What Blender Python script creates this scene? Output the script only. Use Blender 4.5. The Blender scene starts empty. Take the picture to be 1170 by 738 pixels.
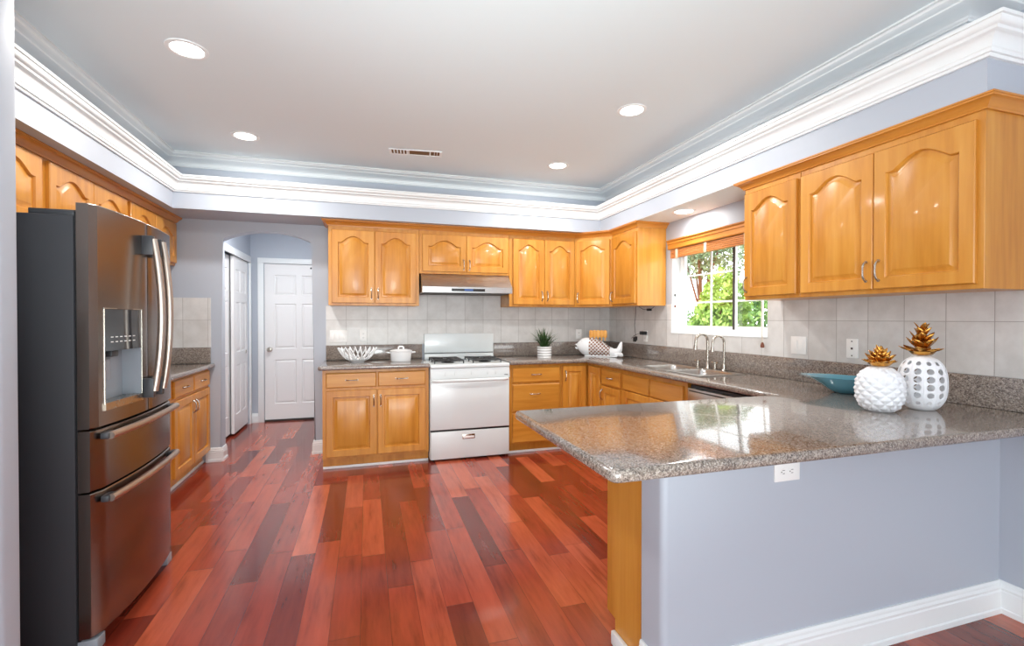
import bpy, bmesh, math, random
from mathutils import Vector, Matrix
PI = math.pi; R = math.radians
C = bpy.context.scene.collection
scn = bpy.context.scene

# ------------------------------------------------------------------ camera, world, lights, exposure
cd = bpy.data.cameras.new('camera'); cam = bpy.data.objects.new('camera', cd); C.objects.link(cam)
cd.sensor_width = 36; cd.lens = 537.7 / 1170 * 36; cd.clip_start = 0.05; cd.clip_end = 200
cam.location = (0, 0, 1.323); cam.rotation_euler = (R(90 - .516), 0, R(-17.136))
scn.camera = cam
scn.view_settings.view_transform = 'Standard'; scn.view_settings.look = 'None'
scn.view_settings.gamma = 1; scn.view_settings.use_curve_mapping = False
scn.view_settings.exposure = -0.07

w = bpy.data.worlds.new('world'); scn.world = w; w.use_nodes = True
bg = w.node_tree.nodes['Background']; bg.inputs[0].default_value = (.93, .97, 1, 1); bg.inputs[1].default_value = 4.0

def light(name, kind, loc, rot, energy, color=(1, 1, 1), **kw):
    l = bpy.data.lights.new(name, kind); l.energy = energy; l.color = color
    for k, v in kw.items(): setattr(l, k, v)
    o = bpy.data.objects.new(name, l); C.objects.link(o); o.location = loc; o.rotation_euler = rot
    return o
light('sun', 'SUN', (0, 0, 10), (0, R(-42), R(12)), 3.0, (1, .95, .86), angle=R(1))
# daylight through the glazed wall of the dining end and its side window
light('daylight_rear', 'AREA', (-.4, -3.1, 1.35), (R(90), 0, 0), 45, (.90, .98, 1), shape='RECTANGLE', size=4.6, size_y=2.3)
light('daylight_side', 'AREA', (-3.5, -.8, 1.4), (R(90), 0, R(-90)), 16, (.90, .98, 1), shape='RECTANGLE', size=2.6, size_y=1.9)
# added fill lamp, no room fixture, aimed up to brighten the kitchen ceiling
light('ceiling_fill', 'AREA', (.1, -.3, .85), (R(131), 0, R(-8)), 34, (.88, 1, .99), shape='DISK', size=1.0, spread=R(105))
light('hall_lamp', 'AREA', (-.75, 5.3, 2.42), (0, 0, 0), 22, (1, .98, .96), shape='DISK', size=.3, specular_factor=0.0)

# ------------------------------------------------------------------ material helpers
def srgb(r, g, b):
    f = lambda c: (c / 255 / 12.92) if c / 255 <= .04045 else ((c / 255 + .055) / 1.055) ** 2.4
    return (f(r), f(g), f(b), 1)
def mat(name, col=(.8, .8, .8, 1), rough=.5, metal=0, spec=.5, coat=0, emit=None, es=0):
    m = bpy.data.materials.new(name); m.use_nodes = True
    b = m.node_tree.nodes['Principled BSDF']
    b.inputs['Base Color'].default_value = col; b.inputs['Roughness'].default_value = rough
    b.inputs['Metallic'].default_value = metal; b.inputs['Specular IOR Level'].default_value = spec
    b.inputs['Coat Weight'].default_value = coat; b.inputs['Coat Roughness'].default_value = .08
    if emit: b.inputs['Emission Color'].default_value = emit; b.inputs['Emission Strength'].default_value = es
    return m
class N:
    def __init__(s, m): s.t = m.node_tree; s.b = s.t.nodes['Principled BSDF']
    def n(s, typ, **kw):
        x = s.t.nodes.new(typ)
        for k, v in kw.items():
            if isinstance(k, str) and hasattr(x, k): setattr(x, k, v)
        return x
    def l(s, a, b): s.t.links.new(a, b)
    def math(s, op, a, b=None, c=None):
        x = s.t.nodes.new('ShaderNodeMath'); x.operation = op
        for i, v in enumerate((a, b, c)):
            if v is None: continue
            if isinstance(v, (int, float)): x.inputs[i].default_value = v
            else: s.l(v, x.inputs[i])
        return x.outputs[0]
    def ramp(s, fac, stops, interp='LINEAR'):
        x = s.t.nodes.new('ShaderNodeValToRGB'); x.color_ramp.interpolation = interp
        e = x.color_ramp.elements
        while len(e) < len(stops): e.new(.5)
        for i, (p, c) in enumerate(stops): e[i].position = p; e[i].color = c
        s.l(fac, x.inputs[0]); return x.outputs[0]
    def noise(s, vec, scale, detail=3, rough=.5, dim='3D'):
        x = s.t.nodes.new('ShaderNodeTexNoise'); x.inputs['Scale'].default_value = scale
        x.inputs['Detail'].default_value = detail; x.inputs['Roughness'].default_value = rough
        s.l(vec, x.inputs['Vector']); return x.outputs['Fac']
    def mapping(s, vec, scale=(1, 1, 1), loc=(0, 0, 0)):
        x = s.t.nodes.new('ShaderNodeMapping'); x.inputs['Scale'].default_value = scale; x.inputs['Location'].default_value = loc
        s.l(vec, x.inputs['Vector']); return x.outputs[0]
    def obj(s): return s.t.nodes.new('ShaderNodeTexCoord').outputs['Object']
    def pos(s): return s.t.nodes.new('ShaderNodeNewGeometry').outputs['Position']
    def rnd(s): return s.t.nodes.new('ShaderNodeObjectInfo').outputs['Random']
    def mix(s, fac, a, b, mode='MIX'):
        x = s.t.nodes.new('ShaderNodeMix'); x.data_type = 'RGBA'; x.blend_type = mode
        for i, v in ((0, fac), (6, a), (7, b)):
            if isinstance(v, (int, float)): x.inputs[i].default_value = v
            elif isinstance(v, tuple): x.inputs[i].default_value = v
            else: s.l(v, x.inputs[i])
        return x.outputs[2]
    def bump(s, h, strength=.3, dist=.002):
        x = s.t.nodes.new('ShaderNodeBump'); x.inputs['Strength'].default_value = strength; x.inputs['Distance'].default_value = dist
        s.l(h, x.inputs['Height']); s.l(x.outputs[0], s.b.inputs['Normal'])
    def col(s, c): s.l(c, s.b.inputs['Base Color'])

M = {}
def paint(name, col, rough=.6):
    m = mat(name, col, rough); n = N(m); h = n.noise(n.pos(), 90, 2); n.bump(h, .08, .001); M[name] = m
paint('wall_paint', srgb(180, 187, 198), .5)
paint('ceiling_paint', srgb(224, 234, 238), .7)
paint('white_trim', srgb(236, 240, 241), .35)
def wood(name, scale, base, dark, light_, rough=.34, coat=.15):
    m = mat(name, base, rough, coat=coat); n = N(m)
    v = n.t.nodes.new('ShaderNodeVectorMath'); v.operation = 'ADD'
    cb = n.t.nodes.new('ShaderNodeCombineXYZ'); r = n.math('MULTIPLY', n.rnd(), 7)
    for i in range(3): n.l(r, cb.inputs[i])
    n.l(n.obj(), v.inputs[0]); n.l(cb.outputs[0], v.inputs[1]); v = v.outputs[0]
    a = n.noise(n.mapping(v, scale), 1.0, 4, .55)
    b = n.noise(n.mapping(v, tuple(k * .22 for k in scale)), 1.0, 2, .5)
    g = n.math('ADD', n.math('MULTIPLY', a, .55), n.math('MULTIPLY', b, .45))
    c = n.ramp(g, [(.33, dark), (.5, base), (.68, light_)])
    k = n.t.nodes.new('ShaderNodeHueSaturation'); n.l(c, k.inputs['Color'])
    n.l(n.math('ADD', .93, n.math('MULTIPLY', n.rnd(), .14)), k.inputs['Value'])
    n.col(k.outputs[0]); n.bump(a, .06, .001); M[name] = m
wood('maple', (26, 26, 2.2), srgb(203, 137, 50), srgb(184, 116, 35), srgb(214, 153, 66))
wood('maple_horizontal', (2.2, 2.2, 30), srgb(203, 137, 50), srgb(184, 116, 35), srgb(214, 153, 66))
wood('crown_wood', (2.2, 2.2, 30), srgb(196, 126, 46), srgb(178, 108, 34), srgb(210, 144, 62))
wood('blind_wood', (2.2, 2.2, 30), srgb(196, 122, 66), srgb(172, 100, 50), srgb(214, 142, 86))
wood('utensil_wood', (20, 20, 4), srgb(222, 158, 74), srgb(200, 130, 52), srgb(235, 180, 100), .5, 0)

def granite():
    m = mat('granite', rough=.12, spec=.6, coat=.45); n = N(m); p = n.pos(); n.b.inputs['Coat Roughness'].default_value = .02; n.b.inputs['Coat IOR'].default_value = 1.5
    v1 = n.t.nodes.new('ShaderNodeTexVoronoi'); v1.inputs['Scale'].default_value = 270; n.l(p, v1.inputs['Vector'])
    bw = n.t.nodes.new('ShaderNodeRGBToBW'); n.l(v1.outputs['Color'], bw.inputs[0])
    v2 = n.t.nodes.new('ShaderNodeTexVoronoi'); v2.inputs['Scale'].default_value = 120; n.l(p, v2.inputs['Vector'])
    bw2 = n.t.nodes.new('ShaderNodeRGBToBW'); n.l(v2.outputs['Color'], bw2.inputs[0])
    c = n.ramp(bw.outputs[0], [(.0, srgb(54, 48, 45)), (.3, srgb(88, 78, 72)), (.45, srgb(122, 110, 102)), (.62, srgb(152, 140, 131)), (.85, srgb(190, 182, 174))])
    c2 = n.ramp(bw2.outputs[0], [(.2, srgb(84, 76, 70)), (.5, srgb(128, 116, 107)), (.75, srgb(150, 138, 128))])
    n.col(n.mix(.5, c, c2)); M['granite'] = m
granite()

def tile(name, axis, phase, pw):
    m = mat(name, rough=.3, spec=.5); n = N(m); p = n.pos()
    s = n.t.nodes.new('ShaderNodeSeparateXYZ'); n.l(p, s.inputs[0])
    u = n.math('DIVIDE', n.math('SUBTRACT', s.outputs[axis], phase), pw)
    v = n.math('DIVIDE', n.math('SUBTRACT', s.outputs[2], 1.31), .252)
    def edge(x, k):
        f = n.math('FRACT', x); d = n.math('MINIMUM', f, n.math('SUBTRACT', 1, f)); return n.math('LESS_THAN', d, k)
    g = n.math('MAXIMUM', edge(u, .0016 / pw), edge(v, .0016 / .252))
    cb = n.t.nodes.new('ShaderNodeCombineXYZ'); n.l(n.math('FLOOR', u), cb.inputs[0]); n.l(n.math('FLOOR', v), cb.inputs[1])
    wn = n.t.nodes.new('ShaderNodeTexWhiteNoise'); n.l(cb.outputs[0], wn.inputs['Vector'])
    f = n.math('ADD', n.math('MULTIPLY', n.noise(p, 9, 5, .6), .8), n.math('MULTIPLY', wn.outputs['Value'], .22))
    c = n.ramp(f, [(.3, srgb(200, 198, 195)), (.55, srgb(214, 213, 211)), (.8, srgb(226, 225, 223))])
    n.col(n.mix(g, c, srgb(164, 160, 156))); n.bump(n.math('SUBTRACT', 1, g), .5, .001); M[name] = m
tile('tile_back', 0, .203, .2)
tile('tile_right', 1, 1.4, .189)

def floor_mat():
    m = mat('cherry_floor', rough=.16, spec=.5, coat=.35); n = N(m); p = n.pos()
    s = n.t.nodes.new('ShaderNodeSeparateXYZ'); n.l(p, s.inputs[0])
    W = .125
    u = n.math('DIVIDE', n.math('ADD', s.outputs[0], 10.03), W); iu = n.math('FLOOR', u)
    w1 = n.t.nodes.new('ShaderNodeTexWhiteNoise'); w1.noise_dimensions = '1D'; n.l(iu, w1.inputs['W'])
    L = n.math('ADD', .62, n.math('MULTIPLY', w1.outputs['Value'], .55))
    v = n.math('ADD', n.math('DIVIDE', n.math('ADD', s.outputs[1], 10), L), n.math('MULTIPLY', w1.outputs['Value'], 37.7)); iv = n.math('FLOOR', v)
    cb = n.t.nodes.new('ShaderNodeCombineXYZ'); n.l(iu, cb.inputs[0]); n.l(iv, cb.inputs[1])
    wn = n.t.nodes.new('ShaderNodeTexWhiteNoise'); wn.noise_dimensions = '2D'; n.l(cb.outputs[0], wn.inputs['Vector'])
    rn = wn.outputs['Value']
    sh = n.t.nodes.new('ShaderNodeCombineXYZ'); n.l(n.math('MULTIPLY', rn, 31), sh.inputs[0]); n.l(n.math('MULTIPLY', rn, 17), sh.inputs[1])
    va = n.t.nodes.new('ShaderNodeVectorMath'); va.operation = 'ADD'; n.l(p, va.inputs[0]); n.l(sh.outputs[0], va.inputs[1])
    g1 = n.noise(n.mapping(va.outputs[0], (34, 3.2, 1)), 1, 5, .65)
    g2 = n.noise(n.mapping(va.outputs[0], (9, 1.6, 1)), 1, 3, .6)
    base = n.ramp(rn, [(0, srgb(106, 36, 25)), (.25, srgb(136, 50, 34)), (.5, srgb(152, 59, 39)), (.75, srgb(168, 72, 47)), (1, srgb(188, 92, 62))])
    gr = n.ramp(n.math('ADD', n.math('MULTIPLY', g1, .5), n.math('MULTIPLY', g2, .5)), [(.33, (.50, .44, .42, 1)), (.45, (.84, .81, .80, 1)), (.55, (1, 1, 1, 1)), (.7, (1.18, 1.18, 1.16, 1))])
    c = n.mix(1, base, gr, 'MULTIPLY')
    def edge(x, k):
        f = n.math('FRACT', x); d = n.math('MINIMUM', f, n.math('SUBTRACT', 1, f)); return n.math('LESS_THAN', d, k)
    e = n.math('MAXIMUM', edge(u, .008), edge(v, .0016))
    n.col(n.mix(n.math('MULTIPLY', e, .7), c, srgb(60, 18, 12)))
    n.l(n.math('ADD', .13, n.math('MULTIPLY', g2, .14)), n.b.inputs['Roughness'])
    n.bump(n.math('SUBTRACT', g1, e), .08, .001); M['floor'] = m
floor_mat()
def brushed(name, col, rough, scale):
    m = mat(name, col, rough, 1); n = N(m)
    a = n.noise(n.mapping(n.obj(), scale), 1, 3, .6)
    n.l(n.math('ADD', rough - .06, n.math('MULTIPLY', a, .14)), n.b.inputs['Roughness']); n.bump(a, .004, .0002); M[name] = m
brushed('steel', srgb(200, 198, 195), .28, (3, 3, 300))
M['dark_steel'] = mat('dark_steel', srgb(138, 128, 122), .25, 1)
brushed('handle_steel', srgb(196, 182, 170), .34, (4, 4, 60))
brushed('nickel', srgb(190, 184, 174), .25, (30, 30, 30))
brushed('gold', srgb(206, 152, 74), .25, (20, 20, 20))
M['fridge_side'] = mat('fridge_side', srgb(62, 63, 67), .6, spec=.3)
M['charcoal'] = mat('charcoal', srgb(60, 62, 66), .4)
M['black'] = mat('black', srgb(20, 20, 22), .4)
M['iron'] = mat('iron', srgb(22, 22, 24), .45)
M['enamel'] = mat('enamel', srgb(218, 224, 225), .22, coat=.2)
M['door_paint'] = mat('door_paint', srgb(238, 238, 238), .35)
M['plastic'] = mat('plastic', srgb(244, 244, 242), .35)
M['slot'] = mat('slot', srgb(70, 68, 66), .5)
M['ceramic'] = mat('ceramic', srgb(238, 240, 242), .25, coat=.3)
M['matte_ceramic'] = mat('matte_ceramic', srgb(236, 238, 242), .45)
M['teal'] = mat('teal', srgb(92, 150, 168), .12, coat=.6)
M['display'] = mat('display', srgb(48, 52, 58), .08, coat=.6)
M['recess'] = mat('recess', srgb(150, 156, 164), .3)
M['lamp'] = mat('lamp', (1, 1, 1, 1), .5, emit=(1, .97, .92, 1), es=9)
M['cord'] = mat('cord', srgb(40, 38, 36), .5)
M['linen'] = mat('linen', srgb(196, 184, 160), .8)
M['bead'] = mat('bead', srgb(120, 62, 38), .4)
M['leaf'] = mat('leaf', srgb(58, 88, 44), .5)
M['vent_dark'] = mat('vent_dark', srgb(112, 76, 34), .7)
M['blue'] = mat('blue', srgb(60, 90, 150), .3)
def leaves(name, a, b):
    m = mat(name, rough=.6); n = N(m); f = n.noise(n.obj(), 5, 3); n.col(n.ramp(f, [(.35, a), (.65, b)])); M[name] = m
leaves('foliage_lime', srgb(120, 160, 60), srgb(190, 215, 110))
leaves('foliage_green', srgb(70, 115, 55), srgb(140, 180, 90))
leaves('foliage_grey', srgb(110, 130, 100), srgb(170, 185, 150))
m = mat('lawn', srgb(150, 160, 120), .9); M['lawn'] = m
def glass():
    m = bpy.data.materials.new('glass'); m.use_nodes = True; t = m.node_tree; t.nodes.clear()
    o = t.nodes.new('ShaderNodeOutputMaterial'); mx = t.nodes.new('ShaderNodeMixShader'); tr = t.nodes.new('ShaderNodeBsdfTransparent'); gl = t.nodes.new('ShaderNodeBsdfGlossy')
    gl.inputs['Roughness'].default_value = .02; mx.inputs[0].default_value = .07
    t.links.new(tr.outputs[0], mx.inputs[1]); t.links.new(gl.outputs[0], mx.inputs[2]); t.links.new(mx.outputs[0], o.inputs[0]); M['glass'] = m
glass()
def stripes():
    m = mat('striped_ceramic', rough=.4); n = N(m)
    s = n.t.nodes.new('ShaderNodeSeparateXYZ'); n.l(n.obj(), s.inputs[0])
    f = n.math('FRACT', n.math('DIVIDE', n.math('ADD', s.outputs[2], .006), .0265))
    n.col(n.mix(n.math('LESS_THAN', f, .22), srgb(240, 240, 240), srgb(84, 78, 78))); M['striped'] = m
stripes()
def scales():
    m = mat('fish_scales', rough=.3); n = N(m); s = n.t.nodes.new('ShaderNodeSeparateXYZ'); n.l(n.obj(), s.inputs[0])
    a = n.math('MULTIPLY', n.math('ADD', s.outputs[0], s.outputs[2]), 26); b = n.math('MULTIPLY', n.math('SUBTRACT', s.outputs[0], s.outputs[2]), 26)
    def e(x):
        f = n.math('FRACT', x); return n.math('LESS_THAN', f, .30)
    n.col(n.mix(n.math('MAXIMUM', e(a), e(b)), srgb(128, 78, 56), srgb(216, 216, 214))); M['scales'] = m
scales()

# ------------------------------------------------------------------ mesh helpers
def bx(bm, x0, y0, z0, x1, y1, z1, bev=0, seg=2):
    if x0 > x1: x0, x1 = x1, x0
    if y0 > y1: y0, y1 = y1, y0
    if z0 > z1: z0, z1 = z1, z0
    vs = [bm.verts.new(p) for p in ((x0,y0,z0),(x1,y0,z0),(x1,y1,z0),(x0,y1,z0),(x0,y0,z1),(x1,y0,z1),(x1,y1,z1),(x0,y1,z1))]
    fs = [bm.faces.new([vs[i] for i in f]) for f in ((0,3,2,1),(4,5,6,7),(0,1,5,4),(1,2,6,5),(2,3,7,6),(3,0,4,7))]
    if bev:
        es = list({e for f in fs for e in f.edges})
        bmesh.ops.bevel(bm, geom=es, offset=bev, segments=seg, affect='EDGES', profile=.5)
def tube(bm, pts, r, seg=8, cap=True, flat=1.0):
    pts = [Vector(p) for p in pts]; rs = r if isinstance(r, (list, tuple)) else [r] * len(pts); rings = []; prev = None
    for i, p in enumerate(pts):
        d = (pts[min(i+1, len(pts)-1)] - pts[max(i-1, 0)]).normalized()
        if prev is None:
            a = d.orthogonal().normalized() if abs(d.z) > .99 else d.cross(Vector((0,0,1))).normalized()
        else: a = (prev - d * prev.dot(d)).normalized()
        prev = a; b = d.cross(a)
        rings.append([bm.verts.new(p + (a * math.cos(2*PI*k/seg) + b * math.sin(2*PI*k/seg) * flat) * rs[i]) for k in range(seg)])
    for i in range(len(rings)-1):
        for k in range(seg):
            bm.faces.new((rings[i][k], rings[i][(k+1)%seg], rings[i+1][(k+1)%seg], rings[i+1][k]))
    if cap: bm.faces.new(rings[0][::-1]); bm.faces.new(rings[-1])
def lathe(bm, prof, cx=0, cy=0, seg=32, fn=None):
    rings = []
    for i, (r, z) in enumerate(prof):
        if r < 1e-5: rings.append([bm.verts.new((cx, cy, z))]); continue
        ring = []
        for k in range(seg):
            a = 2*PI*k/seg; rr = r * (fn(a, z, i) if fn else 1)
            ring.append(bm.verts.new((cx + rr*math.cos(a), cy + rr*math.sin(a), z)))
        rings.append(ring)
    for A, B in zip(rings, rings[1:]):
        if len(A) == 1 and len(B) == 1: continue
        for k in range(seg):
            k2 = (k+1) % seg
            if len(A) == 1: bm.faces.new((A[0], B[k2], B[k]))
            elif len(B) == 1: bm.faces.new((A[k], A[k2], B[0]))
            else: bm.faces.new((A[k], A[k2], B[k2], B[k]))
def prism(bm, pts, axis, a, b):
    # pts: 2-D polygon, extruded along axis from a to b
    def P(p, t):
        return {'X': (t, p[0], p[1]), 'Y': (p[0], t, p[1]), 'Z': (p[0], p[1], t)}[axis]
    A = [bm.verts.new(P(p, a)) for p in pts]; B = [bm.verts.new(P(p, b)) for p in pts]
    bm.faces.new(A); bm.faces.new(B[::-1]); n = len(pts)
    for i in range(n): bm.faces.new((A[i], B[i], B[(i+1)%n], A[(i+1)%n]))
def cyl(bm, c, axis, r, h, seg=24, bev=0):
    c = Vector(c); d = {'X': Vector((1,0,0)), 'Y': Vector((0,1,0)), 'Z': Vector((0,0,1))}[axis] if isinstance(axis, str) else Vector(axis).normalized()
    if bev: tube(bm, [c, c, c + d*bev, c + d*(h-bev), c + d*h], [r-bev]*1 + [r-bev, r, r, r-bev], seg)
    else: tube(bm, [c, c + d*h], r, seg)
def sweep(bm, path, prof, closed=False):
    # path: XY points; prof: (offset to the LEFT of travel, z) closed polygon
    P = [Vector((p[0], p[1])) for p in path]; rings = []; n = len(P)
    for i in range(n):
        d0 = (P[i] - P[i-1]).normalized() if i > 0 else None
        d1 = (P[i+1] - P[i]).normalized() if i < n-1 else None
        if d0 is None: d0 = d1
        if d1 is None: d1 = d0
        n0 = Vector((-d0.y, d0.x)); n1 = Vector((-d1.y, d1.x)); m = (n0 + n1).normalized(); k = 1 / max(.2, m.dot(n0))
        rings.append([bm.verts.new((P[i].x + m.x*k*o, P[i].y + m.y*k*o, z)) for o, z in prof])
    q = len(prof)
    for A, B in zip(rings, rings[1:]):
        for j in range(q): bm.faces.new((A[j], B[j], B[(j+1)%q], A[(j+1)%q]))
    bm.faces.new(rings[0]); bm.faces.new(rings[-1][::-1])
def obj(name, bm, m, parent=None, smooth=True, angle=35, loc=None, recalc=True):
    if recalc: bmesh.ops.recalc_face_normals(bm, faces=bm.faces)
    me = bpy.data.meshes.new(name)
    if loc: bmesh.ops.translate(bm, verts=bm.verts, vec=-Vector(loc))
    bm.to_mesh(me); bm.free()
    me.materials.append(M[m] if isinstance(m, str) else m)
    if smooth:
        me.polygons.foreach_set('use_smooth', [True]*len(me.polygons))
        me.set_sharp_from_angle(angle=R(angle))
    o = bpy.data.objects.new(name, me); C.objects.link(o)
    if loc: o.location = loc
    if parent: o.parent = parent
    return o
def B(): return bmesh.new()
def tag(o, label, cat, group=None, kind=None):
    o['label'] = label; o['category'] = cat
    if group: o['group'] = group
    if kind: o['kind'] = kind
    return o
def thing(name, label, cat, loc=(0,0,0), rz=0, group=None):
    o = bpy.data.objects.new(name, None); C.objects.link(o); o.empty_display_size = .1
    o.location = loc; o.rotation_euler = (0, 0, rz); return tag(o, label, cat, group)
def struct(name, bm, m, parent=None, label=None, **kw):
    o = obj(name, bm, m, parent, **kw)
    if parent is None: o['kind'] = 'structure'
    if label: o['label'] = label
    return o
def dup(root, loc, rz=None, label=None):
    r = root.copy(); C.objects.link(r); r.location = loc
    if rz is not None: r.rotation_euler = (0, 0, rz)
    if label: r['label'] = label
    def rec(a, b):
        for ch in list(a.children):
            c = ch.copy(); C.objects.link(c); c.parent = b; rec(ch, c)
    rec(root, r); return r

# ------------------------------------------------------------------ key dimensions
YB, XR, XL = 4.97, 2.74, -1.98          # wall faces
ZC, ZS, ZL = 2.706, 2.235, 2.49         # ceiling, soffit underside, ledge of the tray
SX0, SX1, SY, SYN = -1.522, 2.38, 4.526, 1.25
CT, CB = .914, .876                     # worktop top and underside

# ------------------------------------------------------------------ setting
bm = B(); bx(bm, -3.7, -3.3, -.1, 2.89, 6.8, 0); struct('floor', bm, 'floor', smooth=False)
bm = B(); bx(bm, -3.7, -3.3, ZC, 2.89, 5.09, ZC+.12); struct('ceiling', bm, 'ceiling_paint', smooth=False)
# back wall with the arched opening
AX0, AX1, AS, AT = -1.292, -.497, 2.06, 2.155
pts = [(-2.1, 0), (AX0, 0), (AX0, AS)]
for i in range(1, 24):
    t = i/24; s = 2*t-1; pts.append((AX0 + (AX1-AX0)*t, AS + (AT-AS)*(1-abs(s)**2.1)))
pts += [(AX1, AS), (AX1, 0), (2.86, 0), (2.86, ZC), (-2.1, ZC)]
bm = B(); prism(bm, pts, 'Y', YB, YB+.12)
es = [e for e in bm.edges if abs(e.verts[0].co.y-YB) < 1e-4 and abs(e.verts[1].co.y-YB) < 1e-4 and all(AX0-.01 < v.co.x < AX1+.01 and v.co.z < 2.3 for v in e.verts) and not all(v.co.z < .01 for v in e.verts)]
bmesh.ops.bevel(bm, geom=es, offset=.018, segments=4, affect='EDGES', profile=.5)
struct('wall_back', bm, 'wall_paint')
# right wall with the window opening
WY0, WY1, WZ0, WZ1 = 2.672, 3.785, 1.185, 1.99
bm = B()
bx(bm, XR, -3.3, 0, XR+.15, WY0, ZC); bx(bm, XR, WY1, 0, XR+.15, YB, ZC)
bx(bm, XR, WY0, 0, XR+.15, WY1, WZ0); bx(bm, XR, WY0, WZ1, XR+.15, WY1, ZC)
struct('wall_right', bm, 'wall_paint', smooth=False)
bm = B(); bx(bm, XL-.12, 2.0, 0, XL, YB, ZC); struct('wall_left', bm, 'wall_paint', smooth=False)
bm = B(); bx(bm, -3.6, 1.885, 0, -1.11, 2.0, ZC)
bmesh.ops.bevel(bm, geom=[e for e in bm.edges if all(abs(v.co.x+1.11) < 1e-4 for v in e.verts) and abs(e.verts[0].co.z-e.verts[1].co.z) > 1], offset=.03, segments=6, affect='EDGES', profile=.5)
struct('wall_alcove', bm, 'wall_paint')
bm = B(); bx(bm, -3.72, -3.3, 0, -3.6, -2.1, ZC); bx(bm, -3.72, .5, 0, -3.6, 2.0, ZC); bx(bm, -3.72, -2.1, 0, -3.6, .5, .45); bx(bm, -3.72, -2.1, 2.35, -3.6, .5, ZC)
struct('wall_dining', bm, 'wall_paint', smooth=False)
bm = B(); bx(bm, -3.6, -3.32, 0, -2.7, -3.2, ZC); bx(bm, 1.9, -3.32, 0, XR, -3.2, ZC); bx(bm, -2.7, -3.32, 2.5, 1.9, -3.2, ZC)
struct('wall_rear', bm, 'wall_paint', smooth=False)
# half wall of the peninsula
bm = B(); bx(bm, .966, 1.381, 0, XR, 1.511, CB-.002)
bmesh.ops.bevel(bm, geom=[e for e in bm.edges if all(abs(v.co.x-.966) < 1e-4 and abs(v.co.y-1.381) < 1e-4 for v in e.verts)], offset=.025, segments=6, affect='EDGES', profile=.5)
struct('wall_peninsula', bm, 'wall_paint')
# dropped soffit ring round the tray ceiling
bm = B()
S = .17
for (x0, y0, x1, y1) in ((XL, SY, XR, YB), (XL, 2.0, SX0, SY), (SX1, SYN, XR, SY)): bx(bm, x0, y0, ZS, x1, y1, ZL)
for (x0, y0, x1, y1) in ((XL, SY+S, XR, YB), (XL, 2.0, SX0-S, SY+S), (SX1+S, SYN+S, XR, SY+S)): bx(bm, x0, y0, ZL, x1, y1, ZC)
struct('ceiling_soffit', bm, 'wall_paint', smooth=False)
bm = B(); bx(bm, SX1+.001, 2.566, ZS-.004, XR-.001, 3.87, ZS-.0003); struct('ceiling_soffit_lit_patch', bm, 'ceiling_paint', smooth=False)  # pale slab added to paint in window light bounced up onto the soffit
# crown mouldings of the tray
def crown_prof(z0, z1, e, s=1):
    h = z1-z0; P = [(0, z0), (.012, z0), (.016, z0+.09*h), (.024, z0+.10*h), (.026, z0+.2*h)]
    for i in range(7):
        t = i/6; P.append((.03 + (e*.62-.03)*(1-math.cos(t*PI/2)), z0 + h*(.24+.36*math.sin(t*PI/2))))
    P += [(e*.66, z0+.62*h), (e*.68, z0+.68*h)]
    for i in range(5):
        t = i/4; P.append((e*(.70+.20*math.sin(t*PI/2)), z0 + h*(.70+.14*(1-math.cos(t*PI/2)))))
    P += [(e*.92, z0+.88*h), (e, z0+.89*h), (e, z1), (0, z1)]
    return [(o*s, z) for o, z in P]
tray = [(SX0, 2.0), (SX0, SY), (SX1, SY), (SX1, SYN), (XR, SYN)]
bm = B(); sweep(bm, tray, crown_prof(2.37, ZL+.004, .096, -1)); struct('trim_1', bm, 'white_trim', angle=25)
tray2 = [(SX0-S, 2.0), (SX0-S, SY+S), (SX1+S, SY+S), (SX1+S, SYN+S), (XR, SYN+S)]
bm = B(); sweep(bm, tray2, crown_prof(2.622, ZC-.001, .19, -1)); struct('trim_2', bm, 'white_trim', angle=25)
# baseboards
def base_prof(s=1, h=.142):
    return [(o*s, z) for o, z in ((0, 0), (.021, 0), (.021, .022), (.016, .026), (.016, h*.68), (.013, h*.72), (.015, h*.80), (.010, h*.86), (.010, h*.93), (.006, h), (0, h))]
bm = B(); sweep(bm, [(XR, -3.2), (XR, 1.381), (.966, 1.381), (.966, 1.509)], base_prof(1)); struct('baseboard_right', bm, 'white_trim', angle=20)
bm = B(); sweep(bm, [(AX0, YB+.12), (AX0, YB), (-1.42, YB)], base_prof(1, .13)); struct('baseboard_arch', bm, 'white_trim', angle=20)
bm = B(); sweep(bm, [(-.385, YB), (AX1, YB), (AX1, YB+.12)], base_prof(1, .13)); struct('baseboard_back', bm, 'white_trim', angle=20)
bm = B(); sweep(bm, [(-1.11, 2.0), (-1.11, 1.885), (-3.6, 1.885)], base_prof(-1)); struct('baseboard_alcove', bm, 'white_trim', angle=20)
# hall behind the arch
HX, HY = -1.41, 6.68
bm = B(); bx(bm, HX-.12, YB+.12, 0, HX, 5.16, 2.6); bx(bm, HX-.12, 6.60, 0, HX, HY+.12, 2.6); bx(bm, HX-.12, 5.16, 2.07, HX, 6.60, 2.6); bx(bm, HX-.2, YB+.12, 0, HX-.12, HY+.12, 2.6)
struct('wall_hall_left', bm, 'wall_paint', smooth=False)
bm = B(); bx(bm, HX, HY, 0, -1.255, HY+.12, 2.6); bx(bm, -.44, HY, 0, -.2, HY+.12, 2.6); bx(bm, -1.255, HY, 2.03, -.44, HY+.12, 2.6); bx(bm, -1.255, HY+.07, 0, -.44, HY+.12, 2.03)
struct('wall_hall_back', bm, 'wall_paint', smooth=False)
bm = B(); bx(bm, -.2, YB+.12, 0, -.08, HY+.12, 2.6); struct('wall_hall_right', bm, 'wall_paint', smooth=False)
bm = B(); bx(bm, -1.61, YB+.12, 2.44, -.08, HY+.12, 2.56); struct('ceiling_hall', bm, 'ceiling_paint', smooth=False)
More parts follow.
